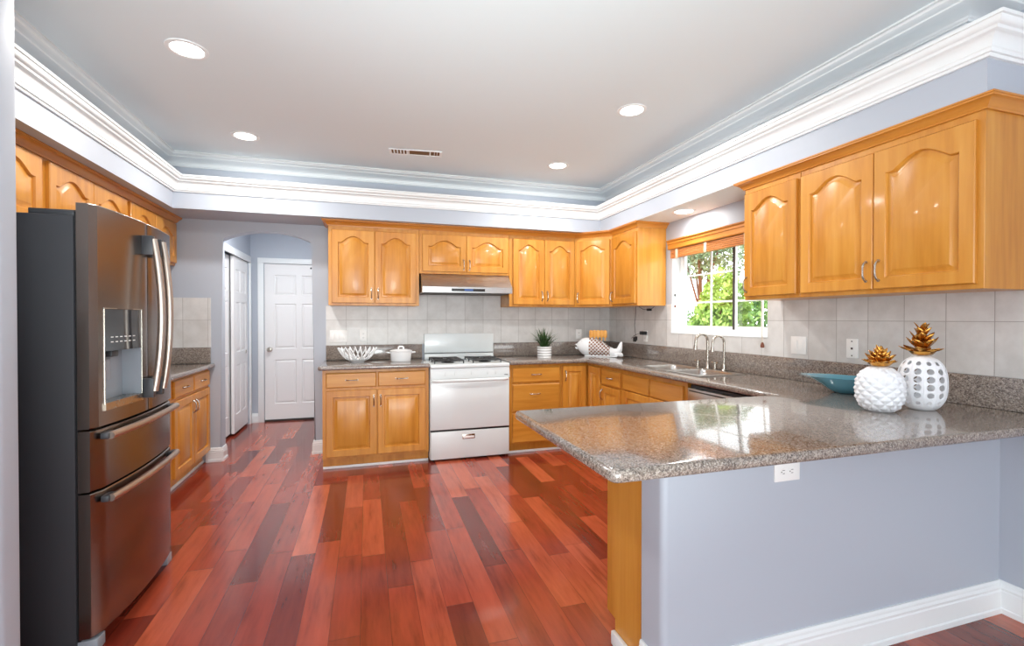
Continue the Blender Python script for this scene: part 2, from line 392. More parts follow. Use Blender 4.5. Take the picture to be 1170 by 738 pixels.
bm = B(); sweep(bm, [(-1.32, HY), (HX, HY), (HX, 6.67)], base_prof(1, .12)); struct('baseboard_hall', bm, 'white_trim', angle=20)

def six_panel(bm, x0, x1, z0, z1, y, t):
    # front face at y looking -Y, thickness t away from the viewer
    W = x1-x0; H = z1-z0; xs = [x0, x0+.14*W, x0+.46*W, x0+.54*W, x0+.86*W, x1]; zs = [z0, z0+.10*H, z0+.385*H, z0+.455*H, z0+.745*H, z0+.80*H, z0+.93*H, z1]
    g = [[bm.verts.new((x, y, z)) for z in zs] for x in xs]; pf = []
    for i in range(5):
        for j in range(7):
            f = bm.faces.new((g[i][j], g[i+1][j], g[i+1][j+1], g[i][j+1]))
            if i in (1, 3) and j in (1, 3, 5): pf.append(f)
    bm.normal_update()
    bmesh.ops.inset_individual(bm, faces=pf, thickness=.014, depth=-.011)
    bmesh.ops.inset_individual(bm, faces=pf, thickness=.006, depth=0)
    bmesh.ops.inset_individual(bm, faces=pf, thickness=.028, depth=.009)
    bv = [bm.verts.new(p) for p in ((x0, y+t, z0), (x1, y+t, z0), (x1, y+t, z1), (x0, y+t, z1))]
    bm.faces.new(bv[::-1])
    bm.faces.new([g[i][0] for i in range(6)][::-1] + [bv[0], bv[1]]); bm.faces.new([g[i][7] for i in range(6)] + [bv[2], bv[3]])
    bm.faces.new([g[0][j] for j in range(8)] + [bv[3], bv[0]]); bm.faces.new([g[5][j] for j in range(8)][::-1] + [bv[1], bv[2]])
d1 = B(); six_panel(d1, -1.252, -.443, .025, 2.028, HY+.012, .035); d1 = struct('door_1', d1, 'door_paint', angle=20)
bm = B(); lathe(bm, [(0, 0), (.03, 0), (.031, .006), (.012, .012), (.011, .035), (.026, .045), (.03, .058), (.024, .07), (0, .074)], seg=20)
bmesh.ops.rotate(bm, verts=bm.verts, cent=(0,0,0), matrix=Matrix.Rotation(R(90), 3, 'X')); bmesh.ops.translate(bm, verts=bm.verts, vec=(-1.19, HY+.0125, .93))
obj('knob', bm, 'nickel', d1)['label'] = 'round satin metal door knob'
bm = B(); cyl(bm, (-.70, HY+.0105, 1.985), 'Y', .012, .006, 12); obj('peephole', bm, 'slot', d1)
bm = B(); bx(bm, -1.252, HY-.004, .0, -.443, HY+.06, .024); obj('threshold', bm, 'cord', d1)
bm = B()
bx(bm, -1.325, HY-.018, 0, -1.257, HY-.0005, 2.1, .004); bx(bm, -.438, HY-.018, 0, -.37, HY-.0005, 2.1, .004); bx(bm, -1.325, HY-.02, 2.032, -.37, HY-.0005, 2.1, .004)
struct('trim_3', bm, 'white_trim')
def along_hall(bm):   # turn a front-facing (-Y) mesh so that it faces +X ; local x -> world +Y
    bmesh.ops.rotate(bm, verts=bm.verts, cent=(0,0,0), matrix=Matrix.Rotation(R(90), 3, 'Z'))
bm = B(); six_panel(bm, 0, .64, .03, 2.03, 0, .03); along_hall(bm); bmesh.ops.translate(bm, verts=bm.verts, vec=(HX-.015, 5.957, 0)); d2 = struct('door_2', bm, 'door_paint', angle=20)
bm = B(); cyl(bm, (HX-.0149, 6.50, .92), 'X', .022, .006, 16); cyl(bm, (HX-.012, 6.50, .92), 'X', .015, .005, 16); obj('finger_pull', bm, 'nickel', d2)
bm = B(); six_panel(bm, 0, .86, .03, 2.03, 0, .03); along_hall(bm); bmesh.ops.translate(bm, verts=bm.verts, vec=(HX-.062, 5.165, 0)); d3 = struct('door_3', bm, 'door_paint', angle=20)
bm = B(); bx(bm, HX-.003, 5.10, 2.03, HX+.018, 6.655, 2.105, .004); bx(bm, HX-.003, 6.602, 0, HX+.018, 6.655, 2.03, .004); struct('trim_4', bm, 'white_trim')

# tiles on the walls between worktop upstand and wall cabinets
bm = B(); bx(bm, -.385, YB-.008, 1.0605, XR-.008, YB, 1.449); bx(bm, .49, YB-.008, 1.449, 1.395, YB, 1.70); struct('trim_5', bm, 'tile_back', smooth=False)
bm = B(); bx(bm, XL, YB-.008, 1.0605, -1.375, YB, 1.515); struct('trim_6', bm, 'tile_back', smooth=False)
bm = B(); bx(bm, XR-.008, -.3, 1.0605, XR, WY0, 1.47); bx(bm, XR-.008, WY1, 1.0605, XR, YB-.008, 1.46); bx(bm, XR-.008, WY0, 1.0605, XR, WY1, WZ0); struct('trim_7', bm, 'tile_right', smooth=False)

# ------------------------------------------------------------------ window
bm = B(); X0, X1 = XR+.085, XR+.14
def fr(bm, y0, y1, z0, z1, t, x0, x1):
    bx(bm, x0, y0, z0, x1, y0+t, z1); bx(bm, x0, y1-t, z0, x1, y1, z1); bx(bm, x0, y0+t, z0, x1, y1-t, z0+t); bx(bm, x0, y0+t, z1-t, x1, y1-t, z1)
fr(bm, WY0+.002, WY1-.002, WZ0+.012, WZ1-.002, .034, X0, X1)
win = struct('window_1', bm, 'plastic', smooth=False)
bm = B(); fr(bm, 3.085, WY1-.037, WZ0+.047, WZ1-.037, .028, X0+.004, X0+.024)
bx(bm, X0+.010, 3.366, WZ0+.075, X0+.02, 3.382, WZ1-.065)
for z in (1.468, 1.715): bx(bm, X0+.011, 3.113, z-.008, X0+.019, WY1-.065, z+.008)
obj('sash', bm, 'plastic', win, smooth=False)
bm = B(); bx(bm, X0+.014, 3.1, WZ0+.06, X0+.016, WY1-.05, WZ1-.05); obj('glass_pane', bm, 'glass', win, smooth=False)
bm = B(); fr(bm, WY0+.037, 3.14, WZ0+.047, WZ1-.037, .028, X0+.028, X0+.048)
bx(bm, X0+.034, 2.84, WZ0+.075, X0+.042, 2.856, WZ1-.065)
for z in (1.468, 1.715): bx(bm, X0+.034, WY0+.065, z-.008, X0+.042, 3.113, z+.008)
obj('sash', bm, 'plastic', win, smooth=False)
bm = B(); bx(bm, X0+.037, WY0+.05, WZ0+.06, X0+.039, 3.12, WZ1-.05); obj('glass_pane', bm, 'glass', win, smooth=False)
bm = B(); bx(bm, X0-.002, 3.09, WZ0+.05, X0+.003, 3.11, WZ1-.04); obj('track', bm, 'slot', win, smooth=False)
bm = B(); bx(bm, XR-.012, WY0, WZ0-.001, X1, WY1, WZ0+.011, .003); obj('sill', bm, 'white_trim', win)
bm = B(); bx(bm, XR+.0005, WY1-.006, WZ0+.012, X0, WY1, WZ1); bx(bm, XR+.0005, WY0, WZ0+.012, X0, WY0+.006, WZ1); bx(bm, XR+.0005, WY0, WZ1-.006, X0, WY1, WZ1); obj('reveal', bm, 'white_trim', win, smooth=False)
for z in (1.44, 1.545):
    bm = B(); bx(bm, XR+.02, WY1-.014, z-.012, XR+.035, WY1-.0065, z+.012, .002); obj('latch', bm, 'bead' if z < 1.5 else 'slot', win)

# ------------------------------------------------------------------ outdoors seen through the window
bm = B(); bx(bm, 2.95, -2, -.5, 30, 30, -.3); struct('floor_garden', bm, 'lawn', smooth=False)
def shrub(name, label, cat, loc, rx, rz, n, m, seed, leaf=.05, trunk=None):
    rg = random.Random(seed); t = thing(name, label, cat, loc, 0, 'shrubs and trees outside the window'); bm = B()
    cs = [(rg.uniform(-.45, .45)*rx, rg.uniform(-.45, .45)*rx, rg.uniform(.35, .8)*rz*2*.5 + (trunk or 0), rg.uniform(.45, .65)) for _ in range(9)]
    for _ in range(n):
        c = rg.choice(cs); d = Vector((rg.gauss(0, 1), rg.gauss(0, 1), rg.gauss(0, 1))).normalized(); r = rg.uniform(.6, 1)**.5 * c[3]
        p = Vector((c[0] + d.x*r*rx, c[1] + d.y*r*rx, max(.02, c[2] + d.z*r*rz*.55)))
        a = Vector((rg.gauss(0, 1), rg.gauss(0, 1), rg.gauss(0, 1))).normalized(); b = a.orthogonal().normalized(); q = a.cross(b)
        s = leaf * rg.uniform(.6, 1.3)
        bm.faces.new([bm.verts.new(p + b*s*u + q*s*v) for u, v in ((-1, 0), (0, -.45), (1, 0), (0, .45))])
    obj('foliage', bm, m, t, smooth=False, recalc=False)
    bm = B()
    tube(bm, [(0, 0, 0), (.02, .01, (trunk or rz*.4)*.6), (0, .03, (trunk or 0) + rz*.6)], [.06, .05, .03], 8)
    for k in range(5):
        a = k*1.3; tube(bm, [(0, 0, (trunk or .1)*.8), (math.cos(a)*rx*.25, math.sin(a)*rx*.25, (trunk or 0)+rz*.35), (math.cos(a)*rx*.5, math.sin(a)*rx*.5, (trunk or 0)+rz*.8)], [.03, .02, .01], 6)
    obj('stem', bm, 'bead', t)
shrub('shrub', 'bright lime green shrub seen through the middle of the window', 'shrub', (5.35, 6.1, -.3), .62, 2.2, 8500, 'foliage_lime', 3)
shrub('shrub', 'green shrub seen low in the left pane of the window', 'shrub', (5.45, 7.6, -.3), .6, 1.9, 7500, 'foliage_green', 4)
shrub('shrub', 'darker green shrub seen in the right pane of the window', 'shrub', (5.3, 4.7, -.3), .6, 2.3, 8500, 'foliage_green', 5)
shrub('tree', 'pale loose tree showing at the top of the window', 'tree', (7.6, 9.4, -.3), 1.3, 2.2, 5200, 'foliage_grey', 6, .07, 2.2)
shrub('tree', 'lime leaved tree behind the shrubs outside the right pane', 'tree', (8.9, 8.3, -.3), .9, 1.8, 5000, 'foliage_lime', 7, .06, 1.6)

# ------------------------------------------------------------------ cabinets
def front(bm, x0, x1, z0, z1, rise=0, stile=.058, t=.02, raised=True, drawer=False):
    """door or drawer front: back at y=0, face at y=-t"""
    W = x1-x0; H = z1-z0; NT = 28
    if drawer:
        ch = .009; L = [(x0, z0), (x1, z0), (x1, z1), (x0, z1)]
        loops = [[(x, 0, z) for x, z in L], [(x, -t+.007, z) for x, z in L], [(min(max(x, x0+ch), x1-ch), -t, min(max(z, z0+ch), z1-ch)) for x, z in L]]
    else:
        us = [-1 + 2*i/NT for i in range(NT+1)]
        def arch(u):
            a = abs(u)
            return rise * (math.cos(a/.80*PI/2)**1.12 if a < .80 else 0)
        def loop(ins, y, ar, extra=0):
            X0, X1, Z0 = x0+ins, x1-ins, z0+ins; top = z1-ins-(rise*1.0 if ar else 0) - extra
            P = [(X0, y, Z0), ((X0+X1)/2, y, Z0), (X1, y, Z0)]
            P += [(X1, y, Z0 + (top-Z0)*.5)]
            P += [(X1 + (X0-X1)*(u+1)/2, y, top + (arch(u) if ar else 0)) for u in us]
            P += [(X0, y, Z0 + (top-Z0)*.5)]
            return P
        s = stile
        loops = [loop(0, 0, 0), loop(0, -t+.004, 0), loop(.004, -t, 0), loop(s, -t, 1), loop(s+.003, -t+.004, 1), loop(s+.006, -t+.013, 1), loop(s+.012, -t+.013, 1), loop(s+.032, -t+.003, 1), loop(s+.036, -t+.0015, 1)]
    rings = [[bm.verts.new(p) for p in L] for L in loops]; n = len(rings[0])
    bm.faces.new(rings[0][::-1])
    for A, Bq in zip(rings, rings[1:]):
        for i in range(n): bm.faces.new((A[i], A[(i+1)%n], Bq[(i+1)%n], Bq[i]))
    bm.faces.new(rings[-1])
def pull(bm, c, vertical, L=.096, y0=-.02):
    """arched bow pull"""
    P = []
    for i in range(13):
        s = -1 + 2*i/12; off = .024 * (1-abs(s)**3)**.7 + .002; a = s*L/2
        P.append((c[0], y0-off, c[1]+a) if vertical else (c[0]+a, y0-off, c[1]))
    r = [.0045 + .0018*abs(-1+2*i/12)**2 for i in range(13)]; tube(bm, P, r, 8)
    for s in (-1, 1):
        a = s*L/2; p = (c[0], y0, c[1]+a) if vertical else (c[0]+a, y0, c[1]); cyl(bm, (p[0], y0-.005, p[2]), 'Y', .0075, .005, 10)
def cabinet(name, label, loc, rz, w, depth, h, fronts, toe=False, group=None, bottom_lip=True, stile_l=0):
    t = thing(name, label, 'cabinet', loc, rz, group); bm = B(); e = .001
    if toe:
        bx(bm, e, 0, .095, w-e, depth, h); bx(bm, e, .05, .0, w-e, depth, .095)
    else: bx(bm, e, 0, 0, w-e, depth, h, .0015, 1)
    obj('body', bm, 'maple', t, smooth=False)
    if toe:
        bm = B(); bx(bm, e, .036, .0, w-e, .0495, .022, .003); obj('shoe_molding', bm, 'white_trim', t)['label'] = 'white moulding strip along the floor'
    for f in fronts:
        kind, x0, x1, z0, z1 = f[:5]; hd = f[5] if len(f) > 5 else None; bm = B()
        if kind == 'door': front(bm, x0, x1, z0, z1, rise=0, stile=min(.058, (x1-x0)*.24))
        elif kind == 'arch': front(bm, x0, x1, z0, z1, rise=min(.06, (x1-x0)*.175), stile=.055 if x1-x0 > .3 else .048)
        else: front(bm, x0, x1, z0, z1, drawer=True)
        bmesh.ops.translate(bm, verts=bm.verts, vec=(0, -.0008, 0))
        d = obj('drawer' if kind == 'drawer' else ('false_drawer_front' if kind == 'false' else 'door'), bm, 'maple_horizontal' if kind in ('drawer', 'false') else 'maple', t, angle=28)
        if hd:
            bm = B(); pull(bm, hd[:2], hd[2] == 'v', y0=-.0212); obj('handle', bm, 'nickel', d)
    return t
ZU = 1.448; HU = ZS - .002 - ZU       # wall cabinets
UZ0, UZ1 = .022, .70                   # door extent above cabinet base
UF = 4.645
def doors2(w, z0, z1, kind='arch', hz=.09, e0=.03, e1=.03, gap=.004, top=False):
    m = (e0 + w-e1)/2; z = (z1-hz) if top else z0+hz
    return [(kind, e0, m-gap/2, z0, z1, (m-.03, z, 'v')), (kind, m+gap/2, w-e1, z0, z1, (m+.03, z, 'v'))]
g = 'wall cabinets with arched doors'
cabinet('wall_cabinet', 'tall two-door maple wall cabinet left of the range hood', (-.340, UF, ZU), 0, .827, YB-.002-UF, HU, doors2(.827, UZ0, UZ1, e0=.03, e1=.032), group=g)
cabinet('wall_cabinet', 'short two-door maple wall cabinet directly above the range hood', (.487, UF, 1.765), 0, .913, YB-.002-UF, ZS-.002-1.765, doors2(.913, .022, .383, hz=.07, e0=.03, e1=.014), group=g)
cabinet('wall_cabinet', 'tall two-door maple wall cabinet right of the range hood', (1.400, UF, ZU), 0, .737, YB-.002-UF, HU, doors2(.737, UZ0, UZ1, e0=.04, e1=.008), group=g)
# corner cabinet: pentagon body, diagonal door
t = thing('wall_cabinet', 'diagonal single-door maple corner wall cabinet above the fish crock', 'cabinet', (2.138, UF, ZU), R(-45), g)
bm = B(); q = math.sqrt(.5)
def wl(x, y): dx, dy = x-2.138, y-UF; return ((dx-dy)*q, (dx+dy)*q)
prism(bm, [wl(2.138, UF), wl(2.4265, 4.3565), wl(2.738, 4.3565), wl(2.738, 4.968), wl(2.138, 4.968)], 'Z', 0, HU); obj('body', bm, 'maple', t, smooth=False)
wd = math.hypot(2.4265-2.138, UF-4.3565)
bm = B(); front(bm, .022, wd-.02, UZ0, UZ1, rise=.05, stile=.05); bmesh.ops.translate(bm, verts=bm.verts, vec=(0, -.0008, 0)); d = obj('door', bm, 'maple', t, angle=28)
bm = B(); pull(bm, (.047, .1), True, y0=-.0212); obj('handle', bm, 'nickel', d)
UX = 2.4275
cabinet('wall_cabinet', 'single-door maple wall cabinet with wide plain side, left of the window', (UX, 4.356, ZU), R(-90), 4.356-3.874, XR-.002-UX, HU, [('arch', .02, .462, UZ0, UZ1, (.045, .1, 'v'))], group=g)
cabinet('wall_cabinet', 'narrow single-door maple wall cabinet right of the window', (UX, 2.563, ZU), R(-90), .423, XR-.002-UX, HU, [('arch', .012, .408, UZ0, UZ1, (.036, .1, 'v'))], group=g)
cabinet('wall_cabinet', 'wide two-door maple wall cabinet nearest the camera above the white pineapples', (UX, 2.139, ZU), R(-90), .861, XR-.002-UX, HU, doors2(.861, UZ0, UZ1, e0=.014, e1=.024), group=g)
LX = -1.65
for y0, w_, lab in ((2.23, .895, 'maple cabinet high above the near side of the refrigerator'), (3.126, .915, 'maple cabinet with two doors high above the far side of the refrigerator'), (4.042, .91, 'maple cabinet high on the left beside the arch, farthest from the camera')):
    cabinet('wall_cabinet', lab, (LX, y0, 1.80), R(90), w_, LX-XL-.002, ZS-.002-1.80, doors2(w_, .02, .372, hz=.07, e0=.035, e1=.022), group=g)
# wooden crowns on the wall cabinets
CRP = [(0, 2.183), (.008, 2.183), (.01, 2.190), (.016, 2.196), (.02, 2.203), (.032, 2.213), (.040, 2.217), (.047, 2.219), (.047, 2.226), (.052, 2.228), (.052, ZS-.0005), (0, ZS-.0005)]
def wcrown(path, lab, s):
    bm = B(); sweep(bm, path, [(o*s, z) for o, z in CRP]); tag(obj('cabinet_crown', bm, 'crown_wood', angle=25), lab, 'molding', 'wooden crown mouldings')
wcrown([(-.3405, YB-.002), (-.3405, UF-.0005), (2.138, UF-.0005), (2.427, 4.3565), (UX-.0005, 3.8735), (XR-.002, 3.8735)], 'long wooden crown moulding over the wall cabinets round the back corner', -1)
wcrown([(XR-.002, 2.5635), (UX-.0005, 2.5635), (UX-.0005, 1.2775), (XR-.002, 1.2775)], 'wooden crown moulding over the wall cabinets right of the window', -1)
wcrown([(LX+.0005, 2.05), (LX+.0005, 4.9525), (XL+.002, 4.9525)], 'wooden crown moulding over the cabinets above the refrigerator', -1)
# base cabinets
BF = 4.38; BD = YB-.002-BF
gb = 'base cabinets under the granite worktop'
def base2(w, e0=.03, e1=.025, false=False, hv=.1):
    m = (e0+w-e1)/2; k = 'false' if false else 'drawer'
    F = [(k, e0, m-.006, .718, .85), (k, m+.006, w-e1, .718, .85)]
    if not false: F = [F[0] + (((e0+m)/2, .785, 'h'),), F[1] + (((m+w-e1)/2, .785, 'h'),)]
    return F + [('door', e0, m-.004, .115, .695, (m-.03, .695-hv, 'v')), ('door', m+.004, w-e1, .115, .695, (m+.03, .695-hv, 'v'))]
cabinet('base_cabinet', 'maple base cabinet with two drawers and two doors left of the white range', (-.372, BF, 0), 0, .917, BD, CB-.002, base2(.917, .03, .03), True, gb)
cabinet('base_cabinet', 'maple base cabinet of three drawers right of the white range', (1.322, BF, 0), 0, .540, BD, CB-.002,
        [('drawer', .03, .525, .70, .845, (.275, .775, 'h')), ('drawer', .03, .525, .42, .682, (.262, .585, 'h')), ('drawer', .03, .525, .11, .40, (.262, .3, 'h'))], True, gb)
cabinet('base_cabinet', 'narrow single-door maple base cabinet at the inside corner of the worktop', (1.862, BF, 0), 0, .306, BD, CB-.002, [('door', .016, .275, .11, .85, (.045, .75, 'v'))], True, gb)
BX = 2.17; BDR = XR-.002-BX
cabinet('base_cabinet', 'narrow plain maple base cabinet turning the corner towards the sink', (BX, 4.378, 0), R(-90), .293, BDR, CB-.002, [('door', .03, .275, .11, .85)], True, gb)
cabinet('base_cabinet', 'maple base cabinet with one small drawer left of the sink cabinet', (BX, 4.084, 0), R(-90), .384, BDR, CB-.002, [('drawer', .022, .36, .70, .84, (.19, .77, 'h')), ('door', .022, .36, .11, .682, (.045, .6, 'v'))], True, gb)
sinkcab = cabinet('base_cabinet', 'maple sink base cabinet with two blank drawer fronts', (BX, 3.699, 0), R(-90), .885, BDR, .70, base2(.885, .03, .035, True, .1)[2:], True, gb)
for ch in list(sinkcab.children):
    if ch.name.startswith('body'):
        bpy.data.objects.remove(ch)
bm = B(); w_ = .885
bx(bm, .001, 0, .095, w_-.001, BDR, .68); bx(bm, .001, .05, 0, w_-.001, BDR, .095); bx(bm, .001, 0, .68, w_-.001, .03, CB-.002); obj('body', bm, 'maple', sinkcab, smooth=False)
for a, b in ((.03, .428), (.44, .85)):
    bm = B(); front(bm, a, b, .70, .84, drawer=True); bmesh.ops.translate(bm, verts=bm.verts, vec=(0, -.0008, 0)); obj('false_drawer_front', bm, 'maple_horizontal', sinkcab, angle=28)
# peninsula cabinet
t = thing('base_cabinet', 'maple cabinet end panel under the peninsula worktop', 'cabinet', (.966, 1.513, 0), 0, gb)
bm = B(); bx(bm, 0, 0, .10, 1.15, .255, CB-.002); bx(bm, 0, 0, 0, 1.15, .19, .10); obj('body', bm, 'maple', t, smooth=False)
for k in range(3):
    bm = B(); front(bm, 0, .355, .02, .73, stile=.055)
    bmesh.ops.rotate(bm, verts=bm.verts, cent=(0,0,0), matrix=Matrix.Rotation(PI, 3, 'Z')); bmesh.ops.translate(bm, verts=bm.verts, vec=(.385+k*.37, .2558, .11)); obj('door', bm, 'maple', t, angle=28)
bm = B(); bx(bm, -.02, .07, .0, -.0005, .19, .055, .004); obj('shoe_molding', bm, 'white_trim', t)['label'] = 'white moulding strip along the floor'
# left base cabinets
cabinet('base_cabinet', 'maple base cabinet with two drawers left of the arch', (-1.40, 4.085, 0), R(90), .883, -1.40-XL-.002, CB-.002, base2(.883, .03, .02), True, gb)
cabinet('base_cabinet', 'maple base cabinet mostly hidden behind the refrigerator', (-1.40, 3.12, 0), R(90), .963, -1.40-XL-.002, CB-.002, base2(.963, .03, .03), True, gb)

# ------------------------------------------------------------------ granite worktops
def slab(cells, hole=None, r_corner=()):
    xs = sorted({c[0] for c in cells} | {c[2] for c in cells}); ys = sorted({c[1] for c in cells} | {c[3] for c in cells})
    bm = B(); V = {}
    def v(x, y):
        if (x, y) not in V: V[(x, y)] = bm.verts.new((x, y, CB))
        return V[(x, y)]
    for i in range(len(xs)-1):
        for j in range(len(ys)-1):
            cx, cy = (xs[i]+xs[i+1])/2, (ys[j]+ys[j+1])/2
            if hole and hole[0] < cx < hole[2] and hole[1] < cy < hole[3]: continue
            if any(c[0] < cx < c[2] and c[1] < cy < c[3] for c in cells):
                bm.faces.new((v(xs[i], ys[j]), v(xs[i+1], ys[j]), v(xs[i+1], ys[j+1]), v(xs[i], ys[j+1])))
    r = bmesh.ops.extrude_face_region(bm, geom=bm.faces[:]); bmesh.ops.translate(bm, verts=[x for x in r['geom'] if isinstance(x, bmesh.types.BMVert)], vec=(0, 0, CT-CB))
    bmesh.ops.recalc_face_normals(bm, faces=bm.faces)
    ve = [e for e in bm.edges if abs(e.verts[0].co.z-e.verts[1].co.z) > .01 and any(abs(e.verts[0].co.x-a) < 1e-4 and abs(e.verts[0].co.y-b) < 1e-4 for a, b in r_corner)]
    if ve: bmesh.ops.bevel(bm, geom=ve, offset=.028, segments=5, affect='EDGES', profile=.5)
    bmesh.ops.dissolve_limit(bm, angle_limit=R(.5), verts=bm.verts, edges=bm.edges)
    be = [e for e in bm.edges if len(e.link_faces) == 2 and abs(e.verts[0].co.z-e.verts[1].co.z) < 1e-5 and e.calc_face_angle(0) > R(60)]
    bmesh.ops.bevel(bm, geom=be, offset=.014, segments=4, affect='EDGES', profile=.5)
    return bm
SK = (2.255, 2.79, 2.615, 3.56)   # sink cut-out x0,y0,x1,y1
ctop = thing('granite_worktop', 'long L-shaped granite worktop running from the range past the sink onto the peninsula', 'worktop', (2.4, 3.0, CB), 0, 'granite worktops')
bm = slab([(.627, 1.121, SK[0], 2.003), (SK[0], 1.121, XR-.001, 2.003), (2.115, 2.003, SK[0], SK[1]), (SK[0], 2.003, SK[2], SK[1]), (SK[2], 2.003, XR-.001, SK[1]), (2.115, SK[1], SK[0], SK[3]), (SK[0], SK[1], SK[2], SK[3]), (SK[2], SK[1], XR-.001, SK[3]),
           (2.115, SK[3], SK[0], 4.32), (SK[0], SK[3], XR-.001, 4.32), (1.318, 4.32, 2.115, YB-.001), (2.115, 4.32, XR-.001, YB-.001)], SK, [(.627, 1.121), (.627, 2.003)])
def W(bm, root): bmesh.ops.translate(bm, verts=bm.verts, vec=-Vector(root.location)); return bm
obj('slab', W(bm, ctop), 'granite', ctop, angle=30)
bm = B(); bx(bm, XR-.022, 1.13, CT+.0005, XR-.0005, YB-.0225, 1.06, .003); bx(bm, 1.318, YB-.022, CT+.0005, XR-.0225, YB-.0005, 1.06, .003); obj('upstand', W(bm, ctop), 'granite', ctop)
c2 = thing('granite_worktop', 'short granite worktop left of the white range', 'worktop', (.1, 4.6, CB), 0, 'granite worktops')
obj('slab', W(slab([(-.405, 4.32, .549, YB-.001)], None, [(-.405, 4.32)]), c2), 'granite', c2, angle=30)
bm = B(); bx(bm, -.385, YB-.022, CT+.0005, .549, YB-.0005, 1.06, .003); obj('upstand', W(bm, c2), 'granite', c2)
c3 = thing('granite_worktop', 'granite worktop left of the arch behind the refrigerator', 'worktop', (-1.7, 4.2, CB), 0, 'granite worktops')
obj('slab', W(slab([(XL+.001, 3.12, -1.345, YB-.001)]), c3), 'granite', c3, angle=30)
bm = B(); bx(bm, XL+.022, YB-.022, CT+.0005, -1.375, YB-.0005, 1.06, .003); bx(bm, XL+.0005, 3.12, CT+.0005, XL+.0215, YB-.001, 1.06, .003); obj('upstand', W(bm, c3), 'granite', c3)

# ------------------------------------------------------------------ range
rx, ry, rw = .553, 4.338, .760
t = thing('kitchen_range', 'white freestanding gas range between the maple base cabinets', 'stove', (rx, ry, 0))
bm = B(); bx(bm, 0, .022, .02, rw, .59, .862, .003); obj('body', bm, 'enamel', t)
bm = B(); bx(bm, .03, .06, .0, rw-.03, .55, .021); obj('plinth', bm, 'black', t)
bm = B(); bx(bm, .004, .0, .02, rw-.004, .0215, .276, .006, 3); dr = obj('drawer', bm, 'enamel', t)
bm = B(); bx(bm, .300, -.003, .198, .418, 0.001, .242, .002); badge = obj('badge', bm, 'nickel', dr)
bm = B(); bx(bm, .308, -.0045, .205, .410, -.0025, .224, .0005); obj('badge_plate', bm, 'plastic', badge)
bm = B(); bx(bm, .002, .008, .277, rw-.002, .0218, .292); obj('gap_strip', bm, 'black', t, smooth=False)
bm = B(); bx(bm, .004, -.004, .294, rw-.004, .0215, .757, .006, 3); od = obj('oven_door', bm, 'enamel', t)
bm = B()
P = [(.02+ (rw-.04)*i/24, -.004 - .046*min(1, min(i, 24-i)/2.2)**.6, .752) for i in range(25)]; tube(bm, P, .0125, 10, flat=1.2); obj('handle', bm, 'enamel', od)
bm = B(); prism(bm, [(.022, .762), (-.010, .762), (-.012, .775), (.002, .862), (.022, .862)], 'X', .002, rw-.002); cp = obj('control_panel', bm, 'enamel', t)
nrm = Vector((0, -1, .16)).normalized()
for kx in (.135, .222, .378, .535, .612):
    c = Vector((kx, -.0045, .815)); bm = B(); cyl(bm, c, nrm, .027, .004, 20, .001); obj('knob_shade_ring', bm, 'recess', t); bm = B(); cyl(bm, c+nrm*.003, nrm, .022, .007, 20, .002); cyl(bm, c+nrm*.009, nrm, .017, .018, 20, .003)  # grey ring colours in the shading under each knob
    bx(bm, kx-.003, -.040, .800, kx+.003, -.0315, .833, .001); obj('knob', bm, 'enamel', t)
bm = B(); bx(bm, rw-.055, -.014, .787, rw-.02, -.0085, .793); obj('logo_strip', bm, 'slot', t, smooth=False)
bm = B(); bx(bm, -.001, -.008, .864, rw+.001, .60, .898, .008, 3); ck = obj('cooktop', bm, 'enamel', t)
for gx in (.055, .425):
    # grate with burners
    bm = B(); x0, x1, y0, y1, z = gx, gx+.275, .10, .50, .925
    tube(bm, [(x0, y0, z), (x1, y0, z), (x1, y1, z), (x0, y1, z), (x0, y0, z)], .007, 6); tube(bm, [(x0, (y0+y1)/2, z), (x1, (y0+y1)/2, z)], .006, 6)
    for cy in (y0+.1, y1-.1):
        cx = (x0+x1)/2
        for a in range(8):
            an = a*PI/4; r1 = .13 if a % 2 == 0 else .15; r1y = .1 if a % 2 == 0 else .14
            ex = max(x0, min(x1, cx+math.cos(an)*r1*1.1)); ey = max(cy-.1, min(cy+.1, cy+math.sin(an)*r1y)); tube(bm, [(cx+.03*math.cos(an), cy+.03*math.sin(an), z+.004), (ex, ey, z)], .0055, 6)
    for px in (x0, x1):
        for py in (y0, (y0+y1)/2, y1): tube(bm, [(px, py, z), (px, py, .898)], .006, 6)
    obj('grate', bm, 'iron', t)
    for cy in (y0+.1, y1-.1):
        bm = B(); lathe(bm, [(0, .8985), (.062, .8985), (.06, .905), (.036, .907), (.034, .914), (.04, .916), (.04, .921), (0, .923)], (x0+x1)/2, cy, 20); obj('burner', bm, 'iron', t)
bm = B(); bx(bm, .016, .585, .899, rw-.006, .628, .958, .004); bx(bm, .014, .592, .966, rw-.004, .628, 1.168, .006, 3); obj('backguard', bm, 'enamel', t)
bm = B(); bx(bm, .02, .598, .957, rw-.01, .625, .967); obj('vent_gap', bm, 'charcoal', t, smooth=False)

# range hood
t = thing('range_hood', 'stainless steel range hood under the short cabinet above the stove', 'range hood', (.49, 4.50, 1.575))
bm = B(); prism(bm, [(0, 0), (0, .055), (.14, .188), (.455, .188), (.455, 0)], 'X', .012, .90); obj('canopy', bm, 'steel', t, smooth=False)
bm = B(); bx(bm, .29, -.003, .014, .62, .0005, .040, .001); cpn = obj('control_strip', bm, 'black', t)
bm = B(); bx(bm, .415, -.0036, .018, .50, -.0028, .036); obj('display', bm, 'blue', cpn, smooth=False)
bm = B(); bx(bm, .03, .02, -.006, .88, .44, -.0005, .001); obj('filter', bm, 'slot', t)

